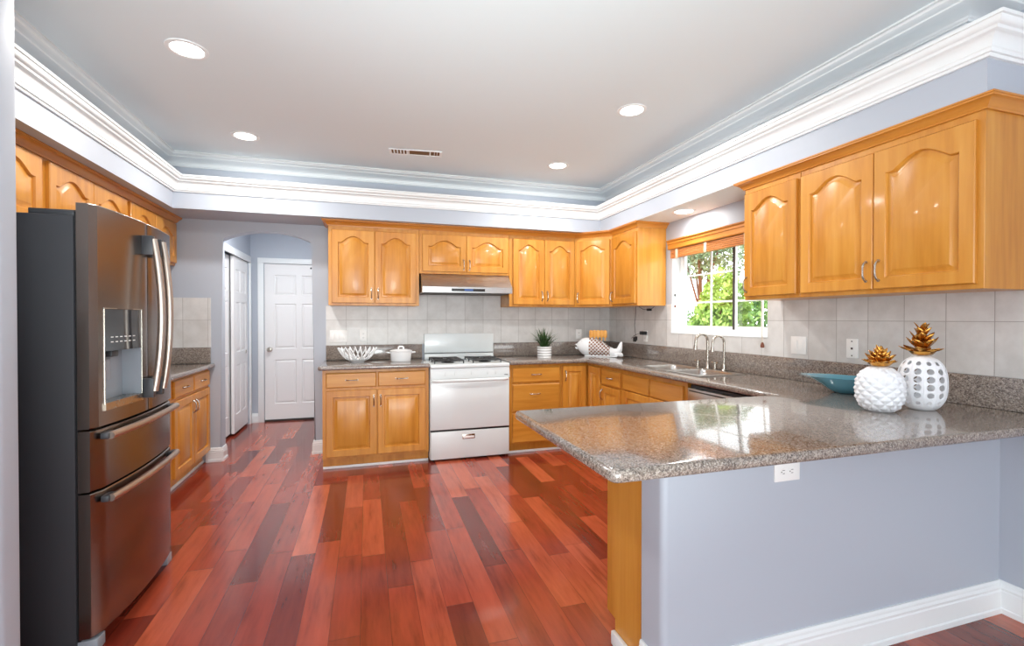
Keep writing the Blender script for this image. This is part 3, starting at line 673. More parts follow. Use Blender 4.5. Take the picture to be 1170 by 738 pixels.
# ------------------------------------------------------------------ refrigerator  (local x = world Y - 2.25, local y = depth behind the front)
fw, FXF = .765, -.995
t = thing('refrigerator', 'dark stainless french-door refrigerator standing in the left alcove', 'refrigerator', (FXF, 2.25, 0), R(90))
bm = B(); bx(bm, .004, .095, .03, fw-.004, .80, 1.727, .006); obj('body', bm, 'fridge_side', t)
def yf(x): s = 2*x/fw-1; return .030*s*s + (.012*max(0, (abs(s)-.94)/.06)**2)
def bowed(bm, x0, x1, z0, z1, back=.085, hole=None, n=18):
    xs = sorted(set([round(x0+(x1-x0)*i/n, 5) for i in range(n+1)] + ([hole[0], hole[1]] if hole else []))); zs = sorted(set([z0, z0+.004, z1-.004, z1] + ([hole[2], hole[3]] if hole else [])))
    def y(x, z): return yf(x) + (.004 if z in (z0, z1) else 0) + (.004 if x in (xs[0], xs[-1]) else 0)
    F = [[bm.verts.new((x, y(x, z), z)) for z in zs] for x in xs]; K = [[bm.verts.new((x, back, z)) for z in zs] for x in xs]; nx, nz = len(xs), len(zs)
    for i in range(nx-1):
        for j in range(nz-1):
            inside = hole and xs[i] >= hole[0]-1e-6 and xs[i+1] <= hole[1]+1e-6 and zs[j] >= hole[2]-1e-6 and zs[j+1] <= hole[3]+1e-6
            if not inside: bm.faces.new((F[i][j], F[i+1][j], F[i+1][j+1], F[i][j+1]))
            bm.faces.new((K[i][j], K[i][j+1], K[i+1][j+1], K[i+1][j]))
    for i in range(nx-1):
        bm.faces.new((F[i][0], K[i][0], K[i+1][0], F[i+1][0])); bm.faces.new((F[i][-1], F[i+1][-1], K[i+1][-1], K[i][-1]))
    for j in range(nz-1):
        bm.faces.new((F[0][j], F[0][j+1], K[0][j+1], K[0][j])); bm.faces.new((F[-1][j], K[-1][j], K[-1][j+1], F[-1][j+1]))
HX0, HX1, HZ0, HZ1 = .058, .328, .978, 1.363
bm = B(); bowed(bm, 0, .4045, .888, 1.775, hole=(HX0, HX1, HZ0, HZ1)); ld = obj('door', bm, 'dark_steel', t, angle=30)
ld['label'] = 'left refrigerator door with water dispenser'
bm = B(); bowed(bm, .4085, fw, .888, 1.775); rd = obj('door', bm, 'dark_steel', t, angle=30)
bm = B(); bowed(bm, 0, fw, .640, .880); w1 = obj('drawer', bm, 'dark_steel', t, angle=30)
bm = B(); bowed(bm, 0, fw, .062, .632); w2 = obj('drawer', bm, 'dark_steel', t, angle=30); w2['label'] = 'tall bottom freezer drawer'
bm = B(); bx(bm, .01, .0855, .05, fw-.01, .0945, 1.74); obj('gasket', bm, 'black', t, smooth=False)
# dispenser
zm = 1.19
bm = B(); yq = .075
A = [(HX0, HZ0), (HX1, HZ0), (HX1, zm), (HX0, zm)]
Fv = [bm.verts.new((x, yf(x)+.0005, z)) for x, z in A]; Kv = [bm.verts.new((x, yq, z)) for x, z in A]
for i in range(4): bm.faces.new((Fv[i], Fv[(i+1)%4], Kv[(i+1)%4], Kv[i]))
bm.faces.new(Kv)
disp = obj('water_dispenser', bm, 'recess', ld, smooth=False, recalc=False); disp['label'] = 'recessed grey water dispenser with dark display'
bm = B(); prism(bm, [(HX0+.001, yf(HX0)-.0005), (HX1-.001, yf(HX1)-.0005), (HX1-.001, .07), (HX0+.001, .07)], 'Z', zm, HZ1-.001); obj('display', bm, 'display', disp, smooth=False)
def yl(x): return yf(HX0) + (yf(HX1)-yf(HX0))*(x-HX0)/(HX1-HX0)
bm = B(); bx(bm, HX0-.005, yf(HX0)-.003, HZ0-.004, HX0-.0005, yf(HX0)+.004, HZ1+.004, .001); bx(bm, HX1+.0005, yf(HX1)-.003, HZ0-.004, HX1+.005, yf(HX1)+.004, HZ1+.004, .001)
prism(bm, [(HX0-.005, yf(HX0)-.003), (HX1+.005, yf(HX1)-.003), (HX1+.005, yf(HX1)+.004), (HX0-.005, yf(HX0)+.004)], 'Z', HZ1+.0005, HZ1+.005)
prism(bm, [(HX0-.005, yf(HX0)-.006), (HX1+.005, yf(HX1)-.006), (HX1-.002, .07), (HX0+.002, .07)], 'Z', HZ0-.028, HZ0+.002); obj('frame', bm, 'nickel', disp, smooth=False)
bm = B(); bx(bm, .16, .04, zm-.03, .22, .074, zm-.001, .006); obj('nozzle', bm, 'charcoal', disp)
bm = B(); bx(bm, .165, .066, zm-.13, .215, .073, zm-.04, .003); obj('paddle', bm, 'recess', disp)
for k in range(6):
    for zz in (1.225, 1.245):
        bm = B(); xb = .10+k*.032; bx(bm, xb, yl(xb)-.002, zz, xb+.018, yl(xb+.018)+.001, zz+.004); obj('button', bm, 'plastic', disp, smooth=False)
def vbar(x, par):
    bm = B(); P = []
    for i in range(21):
        s = -1+2*i/20; P.append((x, yf(x) - .042 - .030*(1-s*s), 1.34+s*.355))
    tube(bm, P, .0125, 10, flat=1.2); h = obj('handle', bm, 'handle_steel', par)
    bm = B()
    bm.free()
    for z in (1.00, 1.665):
        bm = B(); bx(bm, x-.014, yf(x)-.044, z-.045, x+.014, yf(x)+.002, z+.045, .004); obj('handle_mount', bm, 'charcoal', h)
vbar(.352, ld); vbar(.452, rd)
def hbar(z, par):
    bm = B(); P = []
    for i in range(25):
        s = -1+2*i/24; x = fw/2 + s*.345; P.append((x, -.024 + .018*s*s, z))
    tube(bm, P, .014, 10, flat=1.1); h = obj('handle', bm, 'handle_steel', par)
    bm = B()
    bm.free()
    for x in (.055, fw-.055):
        bm = B(); bx(bm, x-.03, -.003, z-.012, x+.03, yf(x)+.002, z+.012, .003); obj('handle_mount', bm, 'charcoal', h)
hbar(.853, w1); hbar(.600, w2)
for x in (.03, fw-.10):
    bm = B(); prism(bm, [(x, .10), (x+.07, .10), (x+.07, .05), (x+.05, .03), (x+.02, .03), (x, .05)], 'Z', 1.7275, 1.752); bx(bm, x, .10, 1.7275, x+.07, .25, 1.752, .004); obj('hinge_cover', bm, 'charcoal', t)
bm = B(); bx(bm, .02, .1, 1.7272, fw-.02, .19, 1.748, .004); obj('top_strip', bm, 'charcoal', t)
for x in (.01, fw-.07):
    bm = B(); bx(bm, x, .03, .0, x+.06, .13, .05, .004); obj('foot', bm, 'recess', t)
bm = B(); bx(bm, .07, .10, .012, fw-.07, .12, .05); obj('grille', bm, 'black', t, smooth=False)

# ------------------------------------------------------------------ dishwasher
t = thing('dishwasher', 'stainless dishwasher front under the worktop beside the sink cabinet', 'dishwasher', (2.162, 2.808, 0), R(-90))
bm = B(); bx(bm, .002, .03, .10, .598, .56, .855); obj('body', bm, 'charcoal', t, smooth=False)
bm = B(); bx(bm, .004, .0, .11, .596, .0295, .745, .004); obj('door', bm, 'steel', t)
bm = B(); bx(bm, .004, .0, .750, .596, .0295, .838, .004); cp = obj('control_panel', bm, 'steel', t)
bm = B(); bx(bm, .02, -.001, .815, .58, .0002, .824); obj('button_strip', bm, 'slot', cp, smooth=False)
bm = B(); bx(bm, .24, -.004, .775, .36, -.0003, .797, .001); obj('handle_recess', bm, 'black', cp)
bm = B(); bx(bm, .01, .06, 0, .59, .5, .0995); obj('plinth', bm, 'black', t, smooth=False)
t = cabinet('base_cabinet', 'maple corner base cabinet where the peninsula meets the sink run', (BX, 2.204, 0), R(-90), 2.204-1.773, BDR, CB-.002, [], True, gb)

# ------------------------------------------------------------------ sink and taps
t = thing('kitchen_sink', 'double bowl stainless steel sink set in the granite below the window', 'sink', (2.435, 3.175, CT))
bm = B(); x0, y0, x1, y1 = SK[0]-.02-2.435, SK[1]-.02-3.175, SK[2]+.02-2.435, SK[3]+.02-3.175
def basin(bm, bx0, by0, bx1, by1, d):
    L = []
    for z, ins, r in ((.004, 0, .05), (-.01, .006, .05), (-d+.03, .014, .05), (-d, .045, .04)):
        ring = []
        for cx, cy, a0 in ((bx1-ins-r, by1-ins-r, 0), (bx0+ins+r, by1-ins-r, 90), (bx0+ins+r, by0+ins+r, 180), (bx1-ins-r, by0+ins+r, 270)):
            for k in range(5): a = R(a0+k*22.5); ring.append(bm.verts.new((cx+r*math.cos(a), cy+r*math.sin(a), z)))
        L.append(ring)
    for A, Bq in zip(L, L[1:]):
        for i in range(20): bm.faces.new((A[i], A[(i+1)%20], Bq[(i+1)%20], Bq[i]))
    bm.faces.new(L[-1]); return L[0]
mid = 0.01
for (a0, a1) in ((y0+.035, mid-.015), (mid+.015, y1-.035)): basin(bm, x0+.04, a0, x1-.05, a1, .17)
obj('basin', bm, 'steel', t, angle=50)
bm = B()
for (a, b, c_, d_) in ((x0, y0, x0+.04, y1), (x1-.05, y0, x1, y1), (x0+.04, y0, x1-.05, y0+.035), (x0+.04, y1-.035, x1-.05, y1), (x0+.04, mid-.015, x1-.05, mid+.015)): bx(bm, a, b, .001, c_, d_, .005)
bmesh.ops.remove_doubles(bm, verts=bm.verts, dist=1e-5)
obj('rim', bm, 'steel', t, smooth=False)
for a in ((y0+mid+.02)/2, (y1+mid-.02)/2):
    bm = B(); lathe(bm, [(0, -.166), (.035, -.166), (.04, -.169)], 0, a, 20); obj('drain', bm, 'nickel', t)
def faucet(label, loc, h, reach, r, hoff, hh):
    t = thing('faucet', label, 'faucet', loc, 0, 'gooseneck faucets behind the sink'); bm = B()
    lathe(bm, [(0, 0), (.024, 0), (.024, .006), (.016, .012), (.014, .05), (r, .055)], seg=20)
    P = [(0, 0, .04), (0, 0, h-reach/2)]
    for i in range(1, 13): a = PI*i/12; P.append((-reach/2+reach/2*math.cos(a), 0, h-reach/2+reach/2*math.sin(a)))
    P += [(-reach-.004, 0, h-reach/2-.04)]; tube(bm, P, r, 12)
    tube(bm, [(-reach-.004, 0, h-reach/2-.035), (-reach-.006, 0, h-reach/2-.07)], [r*1.25, r*1.5], 12); obj('spout', bm, 'nickel', t)
    bm = B(); lathe(bm, [(0, 0), (.02, 0), (.02, .005), (.012, .01), (.011, .045), (.016, .05), (.016, .06), (0, .064)], 0, hoff, 16)
    tube(bm, [(0, hoff-.035, .057), (0, hoff+.035, .057)], .0055, 8); obj('valve_handle', bm, 'nickel', t)
faucet('taller gooseneck faucet nearest the back corner, behind the sink', (2.672, 3.215, CT), .285, .115, .0115, .12, 0)
faucet('gooseneck faucet nearer the dishwasher side, behind the sink', (2.672, 3.03, CT), .275, .105, .0095, .10, 0)

# ------------------------------------------------------------------ blind, tassel
t = thing('window_blind', 'raised wooden blind with moulded valance at the top of the window', 'blind', (XR-.03, 3.2, 1.88))
bm = B(); pf = [(.025, .082), (-.020, .082), (-.026, .09), (-.026, .128), (-.032, .132), (-.032, .150), (-.042, .160), (-.042, .168), (.025, .168)]
def pY(bm, pts, a, b):
    A = [bm.verts.new((p[0], a, p[1])) for p in pts]; Bv = [bm.verts.new((p[0], b, p[1])) for p in pts]; bm.faces.new(A); bm.faces.new(Bv[::-1])
    for i in range(len(pts)): bm.faces.new((A[i], Bv[i], Bv[(i+1)%len(pts)], A[(i+1)%len(pts)]))
pY(bm, pf, -.61, .575); obj('valance', bm, 'crown_wood', t, angle=20)
bm = B()
for k in range(5): bx(bm, -.012, -.52, .002+k*.0155, .028, .555, .0145+k*.0155, .002, 1)
obj('slat_stack', bm, 'blind_wood', t)
for y in (.46, .08, -.36):
    bm = B(); bx(bm, -.016, y-.017, -.004, -.0125, y+.017, .088, .001); obj('ladder_tape', bm, 'linen', t)
t = thing('blind_cord', 'thin blind cord with brown wooden tassel hanging beside the window', 'cord', (XR-.035, 2.69, 1.115))
bm = B(); tube(bm, [(0, 0, .03), (0, 0, .33)], .0016, 6); tube(bm, [(0, .006, .03), (0, .008, .33)], .0016, 6); obj('cord', bm, 'linen', t)
bm = B(); lathe(bm, [(0, 0), (.012, .002), (.014, .015), (.009, .032), (.004, .04), (0, .041)], seg=12); obj('tassel', bm, 'bead', t)

# ------------------------------------------------------------------ wall plates
def plate(name, label, cat, loc, rz, w_, h_, slots, grp):
    t = thing(name, label, cat, loc, rz, grp); bm = B(); bx(bm, -w_/2, -.006, -h_/2, w_/2, 0, h_/2, .002); obj('plate', bm, 'plastic', t)
    for kind, x, z in slots:
        bm = B()
        if kind == 'rocker': bx(bm, x-.016, -.0095, z-.033, x+.016, -.0062, z+.033, .0015); obj('rocker', bm, 'plastic', t)
        elif kind == 'toggle': bx(bm, x-.005, -.016, z-.012, x+.005, -.0062, z+.012, .0015); obj('toggle', bm, 'plastic', t)
        elif kind == 'phone': bx(bm, x-.006, -.0075, z-.006, x+.006, -.0062, z+.006); obj('socket', bm, 'slot', t, smooth=False)
        elif kind == 'screw': cyl(bm, (x, -.0075, z), 'Y', .004, .0013, 10); obj('screw', bm, 'slot', t)
        elif kind in ('duplex', 'duplexh'):
            h = kind == 'duplexh'; cyl(bm, (x, -.0078, z), 'Y', .0155, .0016, 20); f = obj('socket', bm, 'plastic', t)
            bm = B()
            for s in (-1, 1):
                a, b = (x, z+s*.006) if h else (x+s*.006, z)
                if h: bx(bm, a-.005, -.0086, b-.001, a+.005, -.0079, b+.001)
                else: bx(bm, a-.001, -.0086, b-.005, a+.001, -.0079, b+.005)
            a, b = (x-.010, z) if h else (x, z-.010); bx(bm, a-.002, -.0086, b-.002, a+.002, -.0079, b+.002); obj('slots', bm, 'slot', f, smooth=False)
    return t
gp = 'switch and socket plates'
plate('light_switch', 'wide four-gang rocker switch plate on the tiles left of the range', 'switch', (-.268, YB-.0085, 1.15), 0, .165, .115, [('rocker', -.0585+.039*k, 0) for k in range(4)], gp)
plate('wall_outlet', 'white socket plate on the tiles above the slatted bowl', 'outlet', (-.036, YB-.0085, 1.155), 0, .07, .114, [('duplex', 0, .02), ('duplex', 0, -.02)], gp)
plate('wall_outlet', 'white socket plate on the back tiles behind the fish crock', 'outlet', (2.335, YB-.0085, 1.145), 0, .07, .114, [('duplex', 0, .02), ('duplex', 0, -.02)], gp)
plate('light_switch', 'double rocker switch plate on the right wall tiles beside the window', 'switch', (XR-.0085, 2.415, 1.148), R(-90), .115, .115, [('rocker', -.023, 0), ('rocker', .023, 0)], gp)
plate('phone_jack', 'white phone jack plate on the right wall tiles behind the teal bowl', 'outlet', (XR-.0085, 2.055, 1.148), R(-90), .07, .114, [('phone', 0, 0), ('screw', 0, .042), ('screw', 0, -.042)], gp)
o1 = plate('wall_outlet', 'white socket plate with black adapter near the back corner', 'outlet', (XR-.0085, 4.205, 1.145), R(-90), .07, .114, [('duplex', 0, -.02)], gp)
plate('wall_outlet', 'white double socket plate set sideways under the edge of the peninsula worktop', 'outlet', (1.503, 1.3805, .752), 0, .12, .073, [('duplexh', -.02, 0), ('duplexh', .02, 0)], gp)
t = thing('power_adapter', 'black plug adapter in the socket near the back corner', 'adapter', (XR-.016, 4.20, 1.165))
bm = B(); bx(bm, -.045, -.03, -.006, -.001, .04, .030, .004); obj('case', bm, 'black', t)
bm = B(); tube(bm, [(-.03, .04, .01), (-.035, .09, 0), (-.05, .14, -.02), (-.06, .17, -.05)], .002, 6); obj('cord', bm, 'cord', t)
t = thing('hanging_cord', 'thin black cord with plug dangling below the cabinet near the back corner', 'cord', (2.60, 4.20, 1.11))
bm = B(); tube(bm, [(0, -.02, .336), (.003, -.01, .25), (-.002, 0, .15), (.01, 0, .05), (0, 0, .03)], .0022, 6); obj('cord', bm, 'cord', t)
bm = B(); bx(bm, -.012, -.016, -.02, .012, .016, .028, .004); bx(bm, .012, -.022, -.006, .018, .022, .034, .002); obj('plug', bm, 'black', t)
t = thing('cable_clip', 'small black connector with wire under the cabinet left of the window', 'cord', (2.655, 4.03, 1.40))
bm = B(); bx(bm, -.014, -.028, -.0, .014, .028, .024, .005); obj('connector', bm, 'black', t)
bm = B(); tube(bm, [(0, .028, .012), (-.02, .07, .015), (-.04, .12, .045)], .0022, 6); tube(bm, [(0, -.028, .016), (.01, -.05, .03), (.02, -.06, .046)], .0022, 6); obj('wire', bm, 'cord', t)

# ------------------------------------------------------------------ ceiling fittings
gl_ = 'recessed ceiling lights'
def downlight(label, loc):
    t = thing('ceiling_light', label, 'ceiling light', loc, 0, gl_)
    bm = B(); lathe(bm, [(.072, -.002), (.078, -.006), (.095, -.004), (.097, 0), (.072, 0), (.072, -.002)], seg=32); obj('trim_ring', bm, 'white_trim', t)
    bm = B(); lathe(bm, [(0, -.003), (.0715, -.003), (.0715, -.0005), (0, -.0005)], seg=32); obj('lens', bm, 'lamp', t)
    return t
dl = downlight('recessed ceiling light nearest the camera, at the top left of the room', (-.878, 2.81, ZC-.0005))
for lab, loc in (('recessed ceiling light at the left between the near light and the back crown', (-.876, 4.01, ZC-.0005)), ('recessed ceiling light at the right in the middle of the white ceiling', (1.682, 2.76, ZC-.0005)), ('recessed ceiling light near the back right corner of the tray ceiling', (1.652, 3.95, ZC-.0005)), ('recessed light in the low soffit over the sink window', (2.56, 3.38, ZS-.0045))): dup(dl, loc, None, lab)
for i, (x, y, z) in enumerate(((-.878, 2.81, ZC), (-.876, 4.01, ZC), (1.682, 2.76, ZC), (1.652, 3.95, ZC), (2.56, 3.38, ZS))):
    light('downlight_beam', 'AREA', (x, y, z-.012), (0, 0, 0), 18 if i < 4 else 6, (1, .97, .93), shape='DISK', size=.13, specular_factor=0.0)
t = thing('ceiling_vent', 'white ceiling vent grille with brown slots', 'vent', (.392, 3.985, ZC-.0005), R(-6))
VW = .215
bm = B(); bx(bm, -VW, -.062, -.007, VW, -.05, 0, .002); bx(bm, -VW, .05, -.007, VW, .062, 0, .002); bx(bm, -VW, -.05, -.007, -VW+.02, .05, 0); bx(bm, VW-.02, -.05, -.007, VW, .05, 0); bx(bm, -.062, -.05, -.007, -.052, .05, 0); bx(bm, .112, -.05, -.007, .122, .05, 0); obj('frame', bm, 'white_trim', t)
bm = B(); bx(bm, -VW+.02, -.05, -.001, VW-.02, .05, 0); obj('duct', bm, 'vent_dark', t, smooth=False)
for k in range(5):
    bm = B(); x = -.18+k*.026; bx(bm, x, -.05, -.006, x+.012, .05, -.0012); obj('louver', bm, 'white_trim', t, smooth=False)
for k in range(2):
    bm = B(); x = .150+k*.022; bx(bm, x, -.05, -.006, x+.004, .05, -.0012); obj('louver', bm, 'white_trim', t, smooth=False)

# ------------------------------------------------------------------ things on the worktops
# white slatted bowl
t = thing('fruit_bowl', 'white open-work bowl of crossing slats left of the white pot', 'bowl', (-.085, 4.665, CT+.0005))
bm = B(); lathe(bm, [(0, .002), (.06, 0), (.062, .006), (.075, .012), (.095, .030), (.092, .034), (.07, .018), (0, .012)], seg=36); obj('base', bm, 'ceramic', t)
bm = B()
for k in range(22):
    for s in (1, -1):
        if s == -1 and k % 2: continue
        P = []
        for i in range(7):
            q = i/6; a = 2*PI*k/22 + s*q*.30; r = .088 + .088*q**.8; P.append((r*math.cos(a), r*math.sin(a), .028+.108*q**1.25))
        tube(bm, P, .0062, 6)
obj('slats', bm, 'ceramic', t)
# white pot
t = thing('casserole_pot', 'round white lidded casserole pot beside the range', 'pot', (.312, 4.64, CT+.0005))
bm = B(); lathe(bm, [(0, 0), (.088, 0), (.093, .006), (.100, .09), (.104, .094), (.104, .098), (0, .098)], seg=36); obj('body', bm, 'ceramic', t)
for s in (-1, 1):
    bm = B(); P = [(s*.097, -.03, .084), (s*.125, -.024, .086), (s*.134, 0, .086), (s*.125, .024, .086), (s*.097, .03, .084)]; tube(bm, P, .0075, 8, flat=.8); obj('side_handle', bm, 'ceramic', t)
bm = B(); lathe(bm, [(.106, .0985), (.107, .103), (.09, .110), (.05, .117), (0, .12), (0, .0985)], seg=36); ld_ = obj('lid', bm, 'ceramic', t)
bm = B(); tube(bm, [(-.024, 0, .116), (-.022, 0, .136), (-.012, 0, .142), (.012, 0, .142), (.022, 0, .136), (.024, 0, .116)], .0055, 8, flat=1.6); obj('lid_handle', bm, 'ceramic', ld_)
# potted grass
t = thing('potted_plant', 'spiky green potted plant in a striped white pot right of the range', 'plant', (1.772, 4.60, CT+.0005))
bm = B(); lathe(bm, [(0, 0), (.068, 0), (.072, .004), (.076, .112), (.076, .119), (.068, .119), (.066, .10), (0, .10)], seg=32); obj('pot', bm, 'striped', t)
bm = B(); rg = random.Random(5)
for k in range(120):
    a = rg.uniform(0, 2*PI); sp = rg.uniform(0, 1)**.6; L = rg.uniform(.15, .235)*(1+.12*sp); th = sp*1.55; p = Vector((rg.uniform(-.03, .03), rg.uniform(-.03, .03), .10)); d = Vector((math.cos(a), math.sin(a), 0)); n_ = Vector((-d.y, d.x, 0)); prev = None; wd0 = .0062
    for i in range(6):
        q = i/5; ww = wd0*(1-q**2)+.0004; an = th*(.45+.65*q); l_ = bm.verts.new(p-n_*ww); r_ = bm.verts.new(p+n_*ww)
        if prev: bm.faces.new((prev[0], prev[1], r_, l_))
        prev = (l_, r_); p = p + (d*math.sin(an)+Vector((0, 0, math.cos(an))))*L/5
        p.y = min(p.y, .335)
obj('leaves', bm, 'leaf', t, recalc=False)
# fish crock
t = thing('fish_crock', 'white ceramic fish with brown scales in the back corner', 'ceramic fish', (2.405, 4.60, CT+.0005), R(-36))
def loft(bm, secs, seg=20):
    rings = []
    for (x, zc, ry_, rz_) in secs: rings.append([bm.verts.new((x, ry_*math.cos(2*PI*k/seg), max(.001, zc+rz_*math.sin(2*PI*k/seg)))) for k in range(seg)])
    for A, Bq in zip(rings, rings[1:]):
        for k in range(seg): bm.faces.new((A[k], A[(k+1)%seg], Bq[(k+1)%seg], Bq[k]))
    bm.faces.new(rings[0]); bm.faces.new(rings[-1][::-1])
secs = [(-.245, .118, .014, .012), (-.235, .115, .030, .030), (-.215, .110, .045, .055), (-.18, .108, .06, .085), (-.14, .104, .07, .100), (-.10, .10, .075, .103)]
bm = B(); loft(bm, secs); body = obj('body', bm, 'ceramic', t, angle=60); body['label'] = 'plain white head'
bm = B(); loft(bm, [(-.10, .10, .0755, .1035), (-.06, .098, .076, .102), (-.02, .092, .074, .096), (.03, .083, .068, .084), (.08, .070, .056, .066), (.12, .058, .044, .050)]); obj('scales', bm, 'scales', t, angle=60)['label'] = 'brown latticed scales'
bm = B(); loft(bm, [(.12, .058, .0435, .0495), (.16, .048, .03, .040), (.19, .05, .024, .040), (.21, .07, .018, .062), (.23, .095, .016, .065), (.245, .11, .012, .052), (.25, .118, .006, .035)])
loft(bm, [(.17, .03, .03, .03), (.21, .028, .024, .028), (.245, .022, .016, .022), (.258, .018, .008, .012)]); bx(bm, -.15, -.05, 0, .20, .05, .012, .004); obj('tail', bm, 'ceramic', t, angle=60)
bm = B(); tube(bm, [(-.235, -.028, .085), (-.252, 0, .09), (-.235, .028, .085)], .010, 8); tube(bm, [(-.238, -.028, .128), (-.256, 0, .124), (-.238, .028, .128)], .009, 8); obj('lips', bm, 'ceramic', t)
for s in (-1, 1):
    bm = B(); lathe(bm, [(0, 0), (.009, .001), (.007, .004), (0, .005)], seg=12); bmesh.ops.rotate(bm, verts=bm.verts, cent=(0,0,0), matrix=Matrix.Rotation(R(-90*-s), 3, 'X')); bmesh.ops.translate(bm, verts=bm.verts, vec=(-.175, s*.0475, .155)); obj('eye', bm, 'slot', t)
for k in range(5):
    x = -.085 + k*.038; lab = ('leftmost', 'second from left', 'middle', 'second from right', 'rightmost')[k]
    u = thing('wooden_spoon', '%s wooden utensil standing in the ceramic fish' % lab, 'utensil', (2.405+x*math.cos(R(-36)), 4.60+x*math.sin(R(-36)), CT+.17), R(-36), 'wooden utensils in the fish')
    bm = B(); tube(bm, [(0, 0, 0), (0, 0, .05)], .006, 8); obj('handle', bm, 'utensil_wood', u)
    bm = B(); loft(bm, [(-.02, 0.075, .002, .03), (-.012, .075, .006, .040), (0, .075, .007, .042), (.012, .075, .006, .040), (.02, .075, .002, .03)], 12); obj('blade', bm, 'utensil_wood', u, angle=60)
# teal bowl with long lip
t = thing('teal_bowl', 'glazed teal bowl with a long flared lip left of the white pineapples', 'bowl', (2.52, 1.94, CT+.0005), R(0))
def lip(a, z, i):
    k = max(0, math.cos(a - R(112)))**3
    return 1 + (z/.085)**3*.75*k
bm = B(); lathe(bm, [(0, .0), (.045, 0), (.055, .004), (.085, .025), (.108, .055), (.122, .082), (.125, .086), (.118, .085), (.100, .056), (.078, .03), (.05, .012), (0, .008)], seg=48, fn=lip); obj('bowl', bm, 'teal', t, angle=60)
# pineapples
def gold_leaf(bm, base, d, up, L, wid, curl):
    d = Vector(d); sd = d.cross(Vector((0, 0, 1))).normalized(); rows = []; p = Vector(base)
    for i in range(6):
        q = i/5; ww = wid*math.sin(PI*(.18+.82*q))**.8 if i < 5 else .0004; an = up - curl*q*q; mid_ = p - Vector((0, 0, 0)); nrm_ = (Vector((0, 0, 1))*math.cos(an) - d*math.sin(an))
        rows.append([bm.verts.new(p - sd*ww + nrm_*ww*.35), bm.verts.new(p), bm.verts.new(p + sd*ww + nrm_*ww*.35)])
        p = p + (d*math.cos(an) + Vector((0, 0, 1))*math.sin(an))*L/5
    for A, Bq in zip(rows, rows[1:]):
        for k in range(2): bm.faces.new((A[k], A[k+1], Bq[k+1], Bq[k]))
def body_r(z, H, Rm, rb, rt):
    q = z/H; return Rm*max(0, 1-abs(2*(q-.47)/1.06)**2.6)**.5
def pineapple_top(t, z0, rows, seed):
    rg = random.Random(seed); bm = B(); lathe(bm, [(0, z0-.004), (.030, z0-.004), (.036, z0), (.046, z0+.012), (.042, z0+.013), (0, z0+.006)], seg=24, fn=lambda a, z, i: 1+.05*math.cos(6*a)); ob = obj('crown_cup', bm, 'gold', t)
    bm = B()
    for (n, r0, zz, up, L, wd_, cu) in rows:
        for k in range(n):
            a = 2*PI*(k + rg.uniform(-.15, .15))/n + zz*40; d = (math.cos(a), math.sin(a), 0)
            gold_leaf(bm, (d[0]*r0, d[1]*r0, z0+zz), d, R(up + rg.uniform(-6, 6)), L*rg.uniform(.88, 1.1), wd_, cu)
    o = obj('leaf_crown', bm, 'gold', t, recalc=False); s_ = o.modifiers.new('solid', 'SOLIDIFY'); s_.thickness = .0015; return o
t = thing('ceramic_pineapple', 'shorter white pineapple with a diamond-studded body and dense gold leaves', 'pineapple', (2.173, 1.512, CT+.0005), 0, 'white pineapples on the peninsula')
bm = B(); H, Rm = .200, .086; SEG, RN = 168, 110; prof = []
def stud(a, z):
    u = a*11/(2*PI); v = z/H*5.2; p, q_ = (u+v) % 1, (u-v) % 1
    return min(min(p, 1-p), min(q_, 1-q_))*2
rings = []
for i in range(RN+1):
    z = H*i/RN; r = body_r(z, H, Rm, 0, 0); rings.append([bm.verts.new(((r + (.0095*stud(2*PI*k/SEG, z) if .02 < i/RN < .98 else 0))*math.cos(2*PI*k/SEG), (r + (.0095*stud(2*PI*k/SEG, z) if .02 < i/RN < .98 else 0))*math.sin(2*PI*k/SEG), z)) for k in range(SEG)])
for A, Bq in zip(rings, rings[1:]):
    for k in range(SEG): bm.faces.new((A[k], A[(k+1)%SEG], Bq[(k+1)%SEG], Bq[k]))
bm.faces.new(rings[0][::-1]); bm.faces.new(rings[-1]); obj('body', bm, 'matte_ceramic', t, angle=60)
pineapple_top(t, H+.004, [(11, .026, .004, 22, .044, .016, -.4), (10, .024, .012, 40, .046, .016, -.5), (9, .018, .022, 55, .046, .015, -.4), (7, .011, .032, 68, .046, .014, -.3), (5, .005, .042, 82, .046, .012, 0)], 2)
t = thing('ceramic_pineapple', 'taller white pineapple pierced by rows of round holes with spreading gold leaves', 'pineapple', (2.402, 1.488, CT+.0005), 0, 'white pineapples on the peninsula')
bm = B(); H2, R2 = .246, .089; NC, NR = 12, 6; K = 8
def surf(u, v): # u column units, v in 0..NR over the holed band
    z = .018 + (H2-.036)*v/NR; r = body_r(z, H2, R2, 0, 0); a = 2*PI*u/NC + .12; return Vector((r*math.cos(a), r*math.sin(a), z))
sq = []
for s in range(4):
    for k in range(K):
        f = k/K; sq.append(((f, 0), (1, f), (1-f, 1), (0, 1-f))[s])
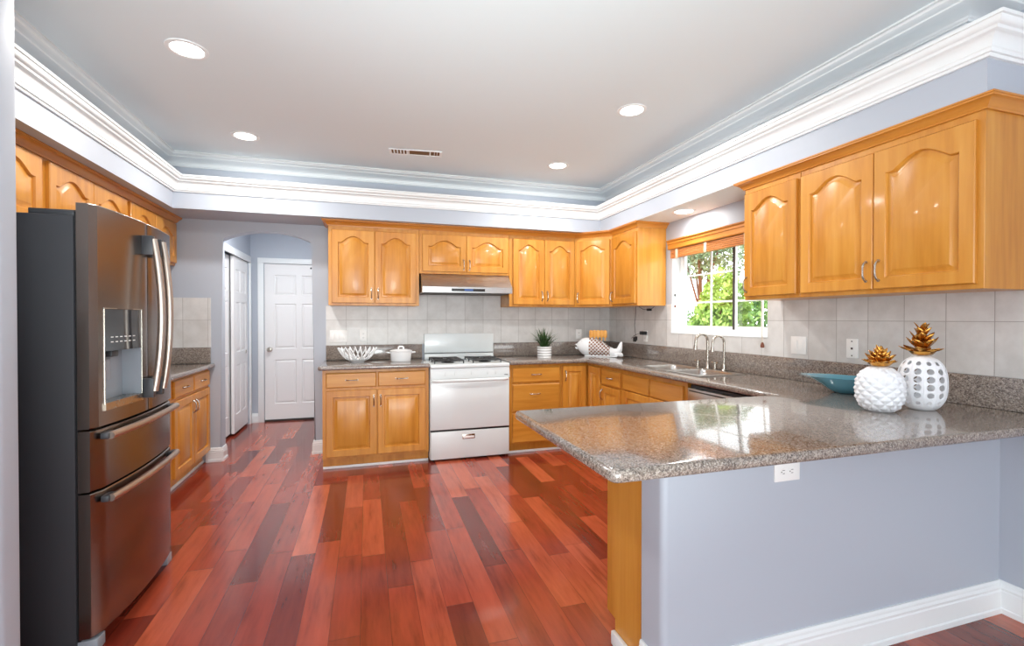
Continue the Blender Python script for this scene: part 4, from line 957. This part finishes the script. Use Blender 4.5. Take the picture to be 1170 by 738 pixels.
for c_ in range(NC):
    for r_ in range(NR):
        rp_ = (.0085, .0130, .0145, .0147, .0132, .0090)[r_]; zc_ = .018 + (H2-.036)*(r_+.5)/NR; rad = rp_/(2*PI*body_r(zc_, H2, R2, 0, 0)/NC); rv = rp_/((H2-.036)/NR)
        O_ = [bm.verts.new(surf(c_+x, r_+y)) for x, y in sq]; I_ = []; J_ = []
        for x, y in sq:
            an = math.atan2(y-.5, x-.5); I_.append(bm.verts.new(surf(c_+.5+rad*math.cos(an), r_+.5+rv*math.sin(an)))); J_.append(bm.verts.new(surf(c_+.5+min(.47, rad*1.15)*math.cos(an), r_+.5+min(.47, rv*1.15)*math.sin(an))))
        n = len(sq)
        for k in range(n): bm.faces.new((O_[k], O_[(k+1)%n], J_[(k+1)%n], J_[k])); bm.faces.new((J_[k], J_[(k+1)%n], I_[(k+1)%n], I_[k]))
# closed bottom and top bands
def band(zs, close):
    rr = []
    for z in zs:
        r = body_r(z, H2, R2, 0, 0); rr.append([bm.verts.new((r*math.cos(2*PI*k/(NC*K)+.12), r*math.sin(2*PI*k/(NC*K)+.12), z)) for k in range(NC*K)])
    for A, Bq in zip(rr, rr[1:]):
        for k in range(NC*K): bm.faces.new((A[k], A[(k+1)%(NC*K)], Bq[(k+1)%(NC*K)], Bq[k]))
    bm.faces.new(rr[0] if close == 0 else rr[-1])
band([0, .004, .009, .018], 0); band([H2-.018, H2-.009, H2-.004, H2], 1)
bmesh.ops.remove_doubles(bm, verts=bm.verts, dist=2e-4); o = obj('body', bm, 'matte_ceramic', t, angle=60); sm = o.modifiers.new('solid', 'SOLIDIFY'); sm.thickness = .003; sm.offset = -1
bm = B()
for k in range(NC):
    tube(bm, [surf(k, .0+NR*i/20)*1.0 for i in range(21)], .0014, 6)
obj('seams', bm, 'matte_ceramic', t)
pineapple_top(t, H2+.004, [(6, .030, .008, 18, .056, .022, -.6), (6, .022, .028, 44, .064, .022, -.5), (5, .015, .056, 48, .054, .019, -.4), (4, .009, .082, 52, .046, .016, -.3), (3, .004, .098, 66, .050, .014, .1)], 5)
